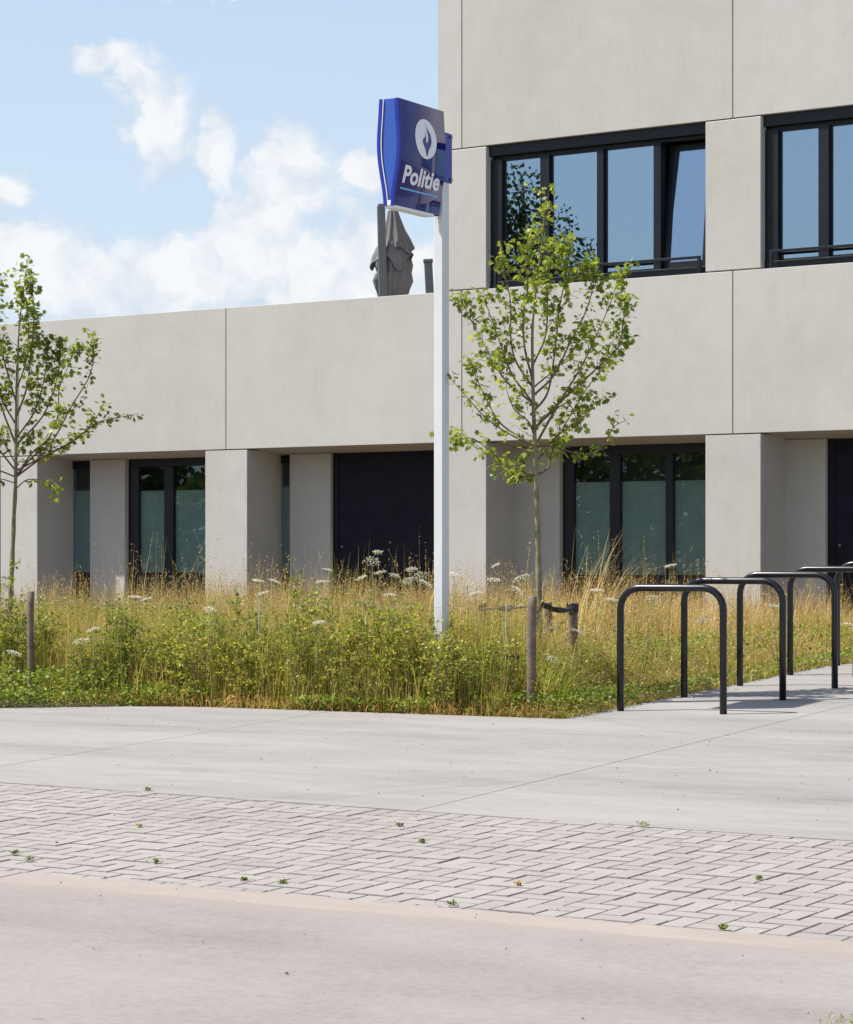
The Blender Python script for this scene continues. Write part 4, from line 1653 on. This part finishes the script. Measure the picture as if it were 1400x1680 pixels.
variants = [shrub_variant(100 + i) for i in range(7)]
rh = random.Random(3)
spots = []
for row, (a_, st_) in enumerate(((16.50, .25), (16.68, .235), (16.88, .24))):
    b_ = -13.2 + .07 * row
    while b_ < -8.60 + .03 * row:
        spots.append((a_ + rh.gauss(0, .035), b_ + rh.gauss(0, .03), row))
        b_ += st_
spots = [q for q in spots if not (abs(q[1] + 12.52) < .22 and q[0] < 16.8)]
for i, (a_, b_, row) in enumerate(spots):
    st, fo = variants[i % 7]
    r_ = empty('hedge_shrub', ab(a_, b_, -.01), rh.uniform(0, 6.28))
    k = rh.uniform(.66, 1.10)
    hgt = k * (1.0 + .07 * math.sin(b_ * 2.3) + .05 * math.sin(b_ * 5.1))
    if rh.random() < .12:
        hgt *= 1.14
    r_.scale = (rh.uniform(.85, 1.1), rh.uniform(.85, 1.1), hgt)
    link('stems', st, None, r_)
    link('foliage', fo, None, r_)
    zone = ('near the left picture edge', 'near the lone grey stake', 'below the left ground floor window', 'below the second pier', 'below the slit window', 'below the black shutter', 'around the foot of the sign pole', 'between sign pole and front stake')
    zi = sum(b_ > q for q in (-12.5, -12.0, -11.3, -10.6, -10.2, -9.5, -9.05))
    tag(r_, ('front', 'middle', 'rear')[row] + ' row hedge shrub with small yellow-green leaves, ' + zone[zi], 'shrub', 'hedge shrubs along the front of the planting')

# ------------------------------------------------------------------ meadow
def sstep(x, lo, hi):
    t = np.clip((x - lo) / (hi - lo), 0, 1)
    return t * t * (3 - 2 * t)


def meadow_points(n, a0, a1, b0, b1, r, hedge=True):
    a_ = r.uniform(a0, a1, n)
    b_ = r.uniform(b0, b1, n)
    pf = np.array([planter_front(x) for x in b_])
    keep = (b_ < PL_RIGHT + .02) & (a_ > pf + .02) & ~((b_ < -8.55) & (a_ < 16.95) & hedge)
    return a_[keep], b_[keep]


def field_noise(a_, b_, f=1.0, ph=0.0):
    return (np.sin(a_ * 2.1 * f + 1.3 * b_ * f + ph) + np.sin(b_ * 3.3 * f - a_ * 1.1 * f + 2 * ph) + np.sin(a_ * 4.7 * f + b_ * 4.1 * f + 3 * ph)) / 3


def edge_height(a_, b_):
    e = PL_RIGHT - b_
    f = a_ - PL_FRONT
    h = .14 + .86 * sstep(e, .05, 1.15)
    near_corner = np.where(b_ > -8.5, .20 + .80 * sstep(f, .1, 1.3), 1.0)
    return h * near_corner


def meadow():
    r = np.random.default_rng(21)
    dry, rus, grn = [], [], []
    seeds_p, seeds_d, seeds_s = [], [], []

    def sow(store, n, rect, h0, h1, lean, width, green=False, seed_frac=0.0, hmin=0.05, clump=0.0):
        a_, b_ = meadow_points(n, *rect, r)
        m_ = len(a_)
        eh = edge_height(a_, b_)
        hn = .85 + .35 * field_noise(a_, b_, .8, 1.1)
        h = np.maximum(hmin, r.uniform(h0, h1, m_) * eh * hn)
        az = r.uniform(0, 6.283, m_)
        v, L, S, tip, mid = blades(abv(a_, b_, -.015), h, az, np.abs(r.normal(0, lean, m_)), r.uniform(width * .6, width * 1.3, m_), r=r)
        store.append((v, L, S))
        if seed_frac > 0:
            k = r.random(m_) < seed_frac
            t, mm = tip[k], mid[k]
            for _ in range(7):
                f = r.uniform(.62, 1.0, len(t))[:, None]
                seeds_p.append(mm * (1 - f) + t * f + r.normal(0, .006, (len(t), 3)))
                seeds_d.append((t - mm) + r.normal(0, .05, (len(t), 3)))
                seeds_s.append(r.uniform(.007, .017, len(t)))

    near = (16.25, 19.4, -9.3, -7.9)
    sow(grn, 17000, near, .24, .58, .35, .0045)
    sow(dry, 8000, near, .32, .66, .42, .0032, seed_frac=.16)
    sow(rus, 2600, near, .30, .62, .32, .0030, seed_frac=.2)
    right = (19.4, 24.0, -9.6, -7.9)
    sow(grn, 14000, right, .22, .54, .35, .0048)
    sow(dry, 8000, right, .32, .68, .4, .0035, seed_frac=.18)
    sow(rus, 2600, right, .30, .66, .3, .0034, seed_frac=.3)
    mid = (16.9, 20.5, -16.0, -9.2)
    sow(grn, 17000, mid, .38, .72, .3, .0052)
    sow(dry, 10500, mid, .45, .82, .30, .0036, seed_frac=.25)
    sow(rus, 4500, mid, .45, .80, .28, .0034, seed_frac=.3)
    back = (20.5, 28.8, -18.0, -9.0)
    sow(grn, 10000, back, .30, .60, .3, .0060)
    sow(dry, 10000, back, .45, .85, .28, .0046, seed_frac=.3)
    sow(rus, 5000, back, .45, .85, .28, .0046, seed_frac=.3)
    # straw and green stems growing up through the hedge itself
    a_, b_ = r.uniform(16.30, 16.98, 5200), r.uniform(-15.5, -8.5, 5200)
    for store, sl, h0_, h1_, wd in ((grn, slice(0, 3000), .35, .82, .0048), (dry, slice(3000, 4700), .40, .88, .0034), (rus, slice(4700, 5200), .4, .85, .0034)):
        q = len(a_[sl])
        hh = r.uniform(h0_, h1_, q) * (.45 + .55 * sstep(a_[sl], 16.3, 16.6))
        v, L, S, tip, mm = blades(abv(a_[sl], b_[sl], -.01), hh, r.uniform(0, 6.28, q), np.abs(r.normal(0, .28, q)), r.uniform(wd * .6, wd * 1.3, q), r=r)
        store.append((v, L, S))
    sow(grn, 3200, (17.0, 18.6, -9.3, -8.5), .45, .80, .3, .0048)
    sow(dry, 2600, (17.0, 18.6, -9.3, -8.5), .50, .85, .32, .0034, seed_frac=.2)
    # taller thin stalks standing above the rest
    sow(dry, 700, (17.0, 22.5, -15.5, -8.2), .80, 1.22, .16, .0034, seed_frac=.6)
    sow(grn, 420, (17.0, 21.5, -15.5, -8.4), .80, 1.15, .12, .0048)
    sow(rus, 260, (17.2, 22.5, -15.5, -8.2), .85, 1.12, .10, .0034, seed_frac=.9)
    # litter at the feet of the hedge
    a_, b_ = 16.24 + .5 * r.random(3200) ** 1.3, r.uniform(-12.4, -8.0, 3200)
    v, L, S, _, _ = blades(abv(a_, b_, 0.0), r.uniform(.03, .16, 3200), r.uniform(0, 6.28, 3200), np.abs(r.normal(0, 1.1, 3200)), r.uniform(.003, .006, 3200), r=r)
    rus.append((v, L, S))
    for nm, st, mt, lab in (('dry_grass', dry, 'dry_grass', 'straw-coloured dry meadow grass'), ('russet_grass', rus, 'russet', 'reddish-brown dry meadow stalks'), ('green_grass', grn, 'green_grass', 'green meadow grass between the dry stalks')):
        o = link(nm, np_mesh(nm, *join_np(st)), M[mt])
        tag(o, lab, 'grass', kind='stuff')
    me = leaf_cloud('seed_heads', np.concatenate(seeds_p), np.concatenate(seeds_d), np.concatenate(seeds_s), *LEAF_TRI, up_bias=.2, r=r)
    o = link('seed_heads', me, M['dry_grass'])
    tag(o, 'small dry seed heads on the meadow stalks', 'grass', kind='stuff')

    # low clover and weeds along the edges
    def low(n, rect, hmax, sc):
        a_, b_ = r.uniform(rect[0], rect[1], n), r.uniform(rect[2], rect[3], n)
        pf = np.array([planter_front(x) for x in b_]) + r.normal(0, .028, n)
        kp = (a_ > pf) & (b_ < PL_RIGHT + np.abs(r.normal(0, .035, n)))
        a_, b_ = a_[kp], b_[kp]
        h = r.random(len(a_)) ** .7 * hmax
        return abv(a_, b_, 0.0) + np.stack([np.zeros_like(h), np.zeros_like(h), h], -1), sc

    P, S = [], []
    for n, rect, hm, sc_ in ((3200, (16.25, 17.6, -8.7, -7.9), .15, .026), (3600, (17.4, 24, -8.2, -7.9), .09, .028), (8000, (16.3, 20.0, -9.3, -8.1), .40, .022),
                             (2600, (16.1, 16.42, -11.9, -7.9), .05, .022), (3800, (15.42, 16.25, -13.0, -11.2), .12, .026), (2600, (15.4, 16.0, -14.8, -11.4), .10, .028), (6500, (15.3, 16.6, -14.8, -11.7), .26, .032), (900, (16.2, 16.5, -11.7, -10.9), .14, .03), (2500, (16.2, 16.6, -10.2, -9.0), .10, .032),
                             (9000, (16.9, 20, -15, -8.8), .68, .028), (3000, (19.5, 24, -9.5, -8.0), .32, .03)):
        p, s_ = low(n, rect, hm, sc_)
        P.append(p)
        S.append(r.uniform(.6, 1.25, len(p)) * s_)
    P = np.concatenate(P)
    D = r.normal(size=P.shape) * np.array([1, 1, .35]) + np.array([0, 0, .15])
    o = link('ground_cover', leaf_cloud('ground_cover', P, D, np.concatenate(S), *LEAF_OVAL, up_bias=1.6, r=r), M['clover'])
    tag(o, 'low clover and weeds along the planting edge', 'ground cover', kind='stuff')

    # clover heads: little tufts of petals
    def tufts(name, n, rect, h0, h1, size, per, mat, lab):
        a_, b_ = meadow_points(n, *rect, r)
        eh = edge_height(a_, b_)
        c = abv(a_, b_, 0.0)
        c[:, 2] += r.uniform(h0, h1, len(a_)) * eh
        Pp = np.repeat(c, per, 0)
        Dd = r.normal(size=Pp.shape) + np.array([0, 0, .8])
        me = leaf_cloud(name, Pp, Dd, r.uniform(.7, 1.2, len(Pp)) * size, *LEAF_TRI, up_bias=.1, r=r)
        o = link(name, me, M[mat])
        tag(o, lab, 'flowers', kind='stuff')

    tufts('clover_flowers', 900, (16.3, 23.0, -9.4, -7.95), .22, .55, .013, 9, 'pink_flower', 'small pink and cream clover heads in the grass beside the racks')
    tufts('meadow_flowers', 150, (16.8, 21, -15.5, -8.4), .55, .82, .018, 6, 'colour_flower', 'scattered orange, violet and yellow meadow flowers')


meadow()

# wild carrot: white umbels on tall stems
def carrot(px, py, d, label, size=.05):
    size *= 1.2
    h_ = at(px, py, d)
    a_, b_ = to_ab(h_.x, h_.y)
    z0_ = zg(a_)
    hh = max(.15, h_.z - z0_)
    root = empty('wild_carrot', (h_.x, h_.y, z0_))
    tag(root, label, 'flower', 'white wild carrot umbels')
    rd = random.Random(px * 7 + py)
    lx, ly = rd.gauss(0, .06), rd.gauss(0, .06)
    mb = MB()
    mb.tube([(-lx, -ly, 0), (-lx * .4, -ly * .4, hh * .5), (0, 0, hh - .03)], [.003, .0025, .002], 5)
    tilt = Vector((rd.gauss(0, .25), rd.gauss(-.15, .25), 1)).normalized()
    e1 = tilt.orthogonal().normalized()
    e2 = tilt.cross(e1)
    P, D = [], []
    c = Vector((0, 0, hh))
    for i in range(26):
        r_ = size * math.sqrt((i + .5) / 26)
        t = i * 2.39996
        q = c + (e1 * math.cos(t) + e2 * math.sin(t)) * r_ - tilt * (r_ * r_ * 3.0)
        if i % 2 == 0:
            mb.tube([(0, 0, hh - .03), q], [.0012, .0008], 3, caps=False)
        for _ in range(7):
            P.append(q + Vector((rd.gauss(0, .0045), rd.gauss(0, .0045), rd.gauss(0, .003))))
            D.append((rd.gauss(0, 1), rd.gauss(0, 1), rd.gauss(.2, .4)))
    mb.build('stem', M['green_stem'], root)
    me = leaf_cloud('flower_head', np.array([tuple(p) for p in P]), np.array(D), np.full(len(P), .009), *LEAF_TRI, up_bias=1.2, r=np.random.default_rng(px + py))
    link('flower_head', me, M['white_flower'], root)


cl = [
    (620, 905, 20.6, 'highest white umbel, against the black shutter', .035), (611, 919, 20.4, 'broad white umbel just below the highest one', .055),
    (624, 938, 20.8, 'small white umbel below the pair at the black shutter', .04), (675, 933, 20.6, 'flat white umbel against the right part of the shutter', .045),
    (670, 951, 20.2, 'white umbel low before the right part of the shutter', .05), (691, 943, 20.0, 'round white umbel close left of the sign pole', .055),
    (648, 943, 20.6, 'white umbel near the middle foot of the black shutter', .04), (592, 947, 20.7, 'white umbel at the left foot of the black shutter', .045),
    (537, 934, 20.8, 'faint white umbel in front of the shutter-side pilaster', .035), (529, 953, 20.3, 'flat white umbel below the shutter-side pilaster', .05),
    (452, 953, 20.8, 'white umbel beside the slit window left of the shutter', .045), (424, 952, 20.4, 'white umbel before the second pier flank', .04), (432, 972, 20.0, 'white umbel on the hedge top right of the second pier', .04),
    (700, 956, 19.8, 'white umbel touching the sign pole on its left', .045), (640, 975, 19.6, 'pale umbel on the hedge top, left of the sign pole', .045),
    (345, 999, 19.4, 'white umbel on the hedge in front of the second pier', .045), (523, 1020, 18.95, 'white umbel on the hedge face below the shutter', .04),
    (222, 978, 21.4, 'white umbel under the left ground floor window', .05), (240, 982, 21.0, 'second white umbel under the left ground floor window', .04),
    (134, 1049, 19.8, 'large white umbel low in the hedge near the left stake', .062), (153, 1031, 19.9, 'white umbel just above the large one near the left stake', .05),
    (24, 1070, 19.8, 'white umbel low at the left picture edge', .055), (38, 1005, 21.0, 'pale umbel between left sapling and left stake', .035),
    (767, 959, 20.3, 'broad white umbel right of the sign pole', .06), (745, 942, 20.8, 'faint umbel close right of the sign pole', .04), (780, 972, 20.0, 'low white umbel right of the sign pole', .05),
    (811, 950, 20.6, 'white umbel at the edge of the third pier', .045), (813, 927, 20.9, 'small white umbel against the third pier flank', .035), (856, 945, 20.4, 'large white umbel left of the right sapling trunk', .06),
    (850, 967, 20.2, 'flat white umbel left of the right sapling trunk', .055), (906, 1029, 19.3, 'round white umbel between the two right stakes', .05), (948, 1034, 19.4, 'flat white umbel below the right stake', .05),
    (907, 1081, 18.85, 'white umbel low beside the front stake', .045), (980, 967, 20.6, 'white umbel left above the nearest bicycle hoop', .05), (1073, 981, 20.4, 'white umbel seen inside the nearest bicycle hoop', .055),
    (1100, 927, 21.2, 'white umbel in front of the right ground floor window', .045), (1153, 1015, 19.6, 'white umbel seen inside the second bicycle hoop', .055), (1270, 993, 21.6, 'white umbel seen inside the third bicycle hoop', .05),
    (1396, 1023, 21.3, 'cream umbel at the right picture edge', .06), (1003, 983, 20.2, 'white umbel at the left leg of the nearest hoop', .045),
]
for c_ in cl:
    carrot(*c_)


def tuft(name, base, n, h0, h1, lean, width, mat, label, cat, group=None, spread=.05, seed=0, azc=None):
    r = np.random.default_rng(seed + 500)
    pos = r.normal(0, spread, (n, 3)) * np.array([1, 1, 0])
    az = r.uniform(0, 6.283, n) if azc is None else r.normal(azc, .7, n)
    parts = []
    segs = 5
    h = r.uniform(h0, h1, n)
    ln = np.abs(r.normal(lean, lean * .4, n))
    d = np.stack([np.cos(az), np.sin(az), np.zeros(n)], -1)
    sd_ = np.stack([-np.sin(az), np.cos(az), np.zeros(n)], -1)
    w = r.uniform(.6, 1.2, n) * width * .5
    V = []
    for i in range(segs + 1):
        f = i / segs
        # rises, then arches over
        c = pos + d * (h * ln * f ** 1.8)[:, None] + np.stack([np.zeros(n), np.zeros(n), h * (f - .45 * np.minimum(ln, 1.4) * f ** 3)], -1)
        ww = (w * (1 - .92 * f ** 1.6))[:, None] * sd_
        V += [c - ww, c + ww]
    V = np.stack(V, 1)
    k = V.shape[1]
    q = []
    for i in range(segs):
        q += [2 * i, 2 * i + 1, 2 * i + 3, 2 * i + 2]
    L = (np.array(q)[None, :] + (np.arange(n) * k)[:, None]).ravel()
    o = link(name, np_mesh(name, V.reshape(-1, 3), L, np.full(n * segs, 4)), mat)
    o.location = base
    tag(o, label, cat, group)
    return o


tuft('grass_tuft', ground_at(905, 1168), 150, .30, .62, .75, .006, M['green_grass'], 'fountain of long green grass at the corner of the planting, right of the front stake', 'grass', spread=.07, seed=1)
tuft('grass_tuft', ground_at(408, 1156), 70, .15, .34, .30, .007, M['clover'], 'bright green upright grass tuft at the foot of the hedge', 'grass', spread=.05, seed=2)
tuft('grass_tuft', ground_at(500, 1164) + Vector((0, .05, 0)), 80, .03, .08, .7, .006, M['green_grass'], 'flat yellow-green moss-like tuft at the concrete edge', 'grass', spread=.07, seed=3)
g_ = at(955, 960, 21.2)
tuft('dry_grass_clump', (g_.x, g_.y, zg(18.5)), 60, 1.0, 1.5, .36, .0075, M['dry_grass'], 'tall arching dry grass clump in front of the right ground floor window', 'grass', spread=.09, seed=4, azc=.3)
g_ = at(678, 960, 20.4)
tuft('dry_grass_clump', (g_.x, g_.y, zg(17.5)), 22, 1.0, 1.42, .33, .0065, M['russet'], 'brown curled stalks standing left of the sign pole', 'grass', spread=.07, seed=5)
g_ = at(575, 960, 20.6)
tuft('green_stalks', (g_.x, g_.y, zg(17.8)), 30, .95, 1.3, .12, .008, M['green_grass'], 'upright grey-green stalks in front of the left part of the shutter', 'grass', spread=.14, seed=6)

# ------------------------------------------------------------------ small things on the paving
weeds = [(1056, 1358, .05, 'leafy green weed in the seam between concrete and pavers, right half'), (243, 1299, .035, 'small weed in the seam between concrete and pavers, left half'),
         (257, 1417, .03, 'green weed among the pavers in the lower left'), (24, 1403, .03, 'weed among the pavers at the left picture edge'), (49, 1414, .03, 'second weed among the pavers at the left, a little lower'),
         (656, 1357, .03, 'weed among the middle pavers below the concrete joint'), (693, 1384, .025, 'small weed in the middle of the pavers'), (742, 1489, .035, 'mossy weed on the paver edge below the middle'),
         (1186, 1527, .03, 'mossy weed on the paver edge at the lower right'), (464, 1451, .025, 'thin weed strip along the gutter, left of the middle'), (400, 1446, .02, 'tiny weed at the gutter edge on the left'),
         (1246, 1444, .02, 'tiny weed between the right-hand pavers'), (228, 1358, .02, 'dry weed among the upper left pavers'), (852, 1454, .02, 'pale dry weed among the lower middle pavers')]
for i, (x, y, s_, lab) in enumerate(weeds):
    s_ *= .55
    p = ground_at(x, y)
    r = np.random.default_rng(900 + i)
    n = 60
    P = r.normal(0, 1, (n, 3)) * np.array([s_ * .55, s_ * .3, 0]) + np.array([0, 0, .004])
    P[:, 2] += r.random(n) * s_ * .9
    me = leaf_cloud('paving_weed', P, r.normal(size=(n, 3)) * np.array([1, 1, .5]) + np.array([0, 0, .4]), r.uniform(.006, .014, n), *LEAF_OVAL, up_bias=1.0, r=r)
    o = link('paving_weed', me, M['clover'] if 'dry' not in lab else M['dry_grass'])
    o.location = p
    tag(o, lab, 'weed', 'weeds in the paving')
tuft('grass_tuft', ground_at(1402, 1678), 90, .01, .03, .9, .004, M['green_grass'], 'green moss and grass in the lower right corner of the road', 'grass', spread=.06, seed=8)


def grit():
    r = np.random.default_rng(77)
    mb = MB()
    n = 260
    for i in range(n):
        a_ = r.uniform(7.2, 16.0)
        b_ = -.53 * a_ + r.uniform(-3.0, 2.9)
        p = ab(a_, b_, .006)
        s_ = r.uniform(.002, .005) if r.random() < .92 else r.uniform(.005, .009)
        q = bmesh.ops.create_icosphere(mb.bm, subdivisions=1, radius=s_)
        for v in q['verts']:
            v.co = Vector((v.co.x * r.uniform(.7, 1.3), v.co.y * r.uniform(.7, 1.3), v.co.z * .55)) + p
    o = mb.build('grit', M['bed'])
    tag(o, 'small stones and crumbs scattered over the paving', 'grit', kind='stuff')


grit()

# ------------------------------------------------------------------ beyond the left picture edge: what the windows mirror
def big_tree(loc, h, rad, seed, label, n=5200, leaf=.22, low=.28):
    r = np.random.default_rng(seed)
    rd = random.Random(seed)
    a_, b_ = to_ab(loc[0], loc[1])
    root = empty('tree', (loc[0], loc[1], zg(a_) - .05))
    tag(root, label, 'tree')
    mb = MB()
    mb.tube([(0, 0, 0), (.1, 0, h * .4), (0, .1, h * .95)], [h * .022, h * .015, .02], 8)
    cents = []
    for k in range(22):
        z = h * rd.uniform(low, .95)
        rr = rad * math.sin(min(1, (1.03 - z / h) * 1.7) * math.pi / 2) * rd.uniform(.3, 1.0)
        th = rd.uniform(0, 6.28)
        c = Vector((rr * math.cos(th), rr * math.sin(th), z))
        mb.tube([(0, 0, z * .75), c * .5 + Vector((0, 0, z * .42)), c], [.05, .03, .012], 5, caps=False)
        cents.append((c, rad * rd.uniform(.22, .42)))
    mb.build('trunk', M['stem_br'], root)
    ci = r.integers(0, len(cents), n)
    C = np.array([tuple(c[0]) for c in cents])[ci]
    R_ = np.array([c[1] for c in cents])[ci]
    P = C + unit(r.normal(size=(n, 3))) * (R_ * r.random(n) ** .4)[:, None]
    me = leaf_cloud('crown', P, r.normal(size=(n, 3)), r.uniform(.6, 1.2, n) * leaf, *LEAF_OVAL, up_bias=.5, r=r)
    link('crown', me, M['far_leaf'], root)


big_tree((-25.4, 21.9), 10.6, 2.3, 41, 'feathery tree mirrored in the first upper window', 9000, .12)
for i, (x, y, h, rad) in enumerate([(-46, 9, 8.0, 4.2), (-56, 27, 8.0, 4.5)]):
    big_tree((x, y), h, rad, 60 + i, ['broad dark tree mirrored low in the ground floor glass', 'rounded tree standing farther back beyond the left picture edge'][i], 5200, .42, .10)


def added_hedge():  # unseen hedge added to keep bright sky out of the lower glass reflections
    r = np.random.default_rng(88)
    root = empty('added_hedge', (-27, 18, 0.5))
    tag(root, 'tall green hedge beyond the left picture edge, added unseen to fill the ground floor glass reflections', 'hedge')
    n = 16000
    t = r.uniform(-1, 1, n)
    y = t * 22
    x = -3.5 * t + r.normal(0, .55, n)
    top = 3.4 + .7 * np.sin(y * .9) + .5 * np.sin(y * 2.3 + 1)
    z = top * r.random(n) ** .8
    P = np.stack([x, y, z], -1)
    link('foliage', leaf_cloud('foliage', P, r.normal(size=(n, 3)), r.uniform(.2, .42, n), *LEAF_OVAL, up_bias=.5, r=r), M['hedge_far'], root)
    mb = MB()
    for k in np.linspace(-.97, .97, 26):
        mb.tube([(-3.5 * k, k * 22, -.4), (-3.5 * k + .1, k * 22, 2.4)], [.06, .02], 5)
    mb.build('stems', M['stem_br'], root)


M['hedge_far'] = mat_leaf('far_hedge_leaf', [(0, (0.06, 0.10, 0.02)), (.6, (0.11, 0.17, 0.03)), (1, (0.2, 0.26, 0.05))], 0.3, .55)
added_hedge()


def terrace_shrub():
    r = np.random.default_rng(5)
    d = 38.2
    p = at(697, 480, d)
    root = empty('potted_shrub', (p.x, p.y, 4.5))
    tag(root, 'green shrub top showing over the parapet beside the leaning post', 'shrub')
    mb = MB()
    mb.tube([(0, 0, 0), (0, 0, .38)], [.17, .22], 14)
    mb.build('pot', M['mast'], root)
    mb = MB()
    P = []
    for k in range(9):
        a_ = r.uniform(0, 6.28)
        q = Vector((.22 * math.cos(a_), .22 * math.sin(a_), r.uniform(.55, .88)))
        mb.tube([(0, 0, .35), q * .5 + Vector((0, 0, .25)), q], [.012, .008, .004], 5, caps=False)
        P.append(np.array(q) + r.normal(0, .055, (60, 3)))
    mb.build('stems', M['stem_br'], root)
    P = np.concatenate(P)
    link('foliage', leaf_cloud('foliage', P, r.normal(size=P.shape), r.uniform(.04, .08, len(P)), *LEAF_OVAL, r=r), M['far_leaf'], root)


terrace_shrub()
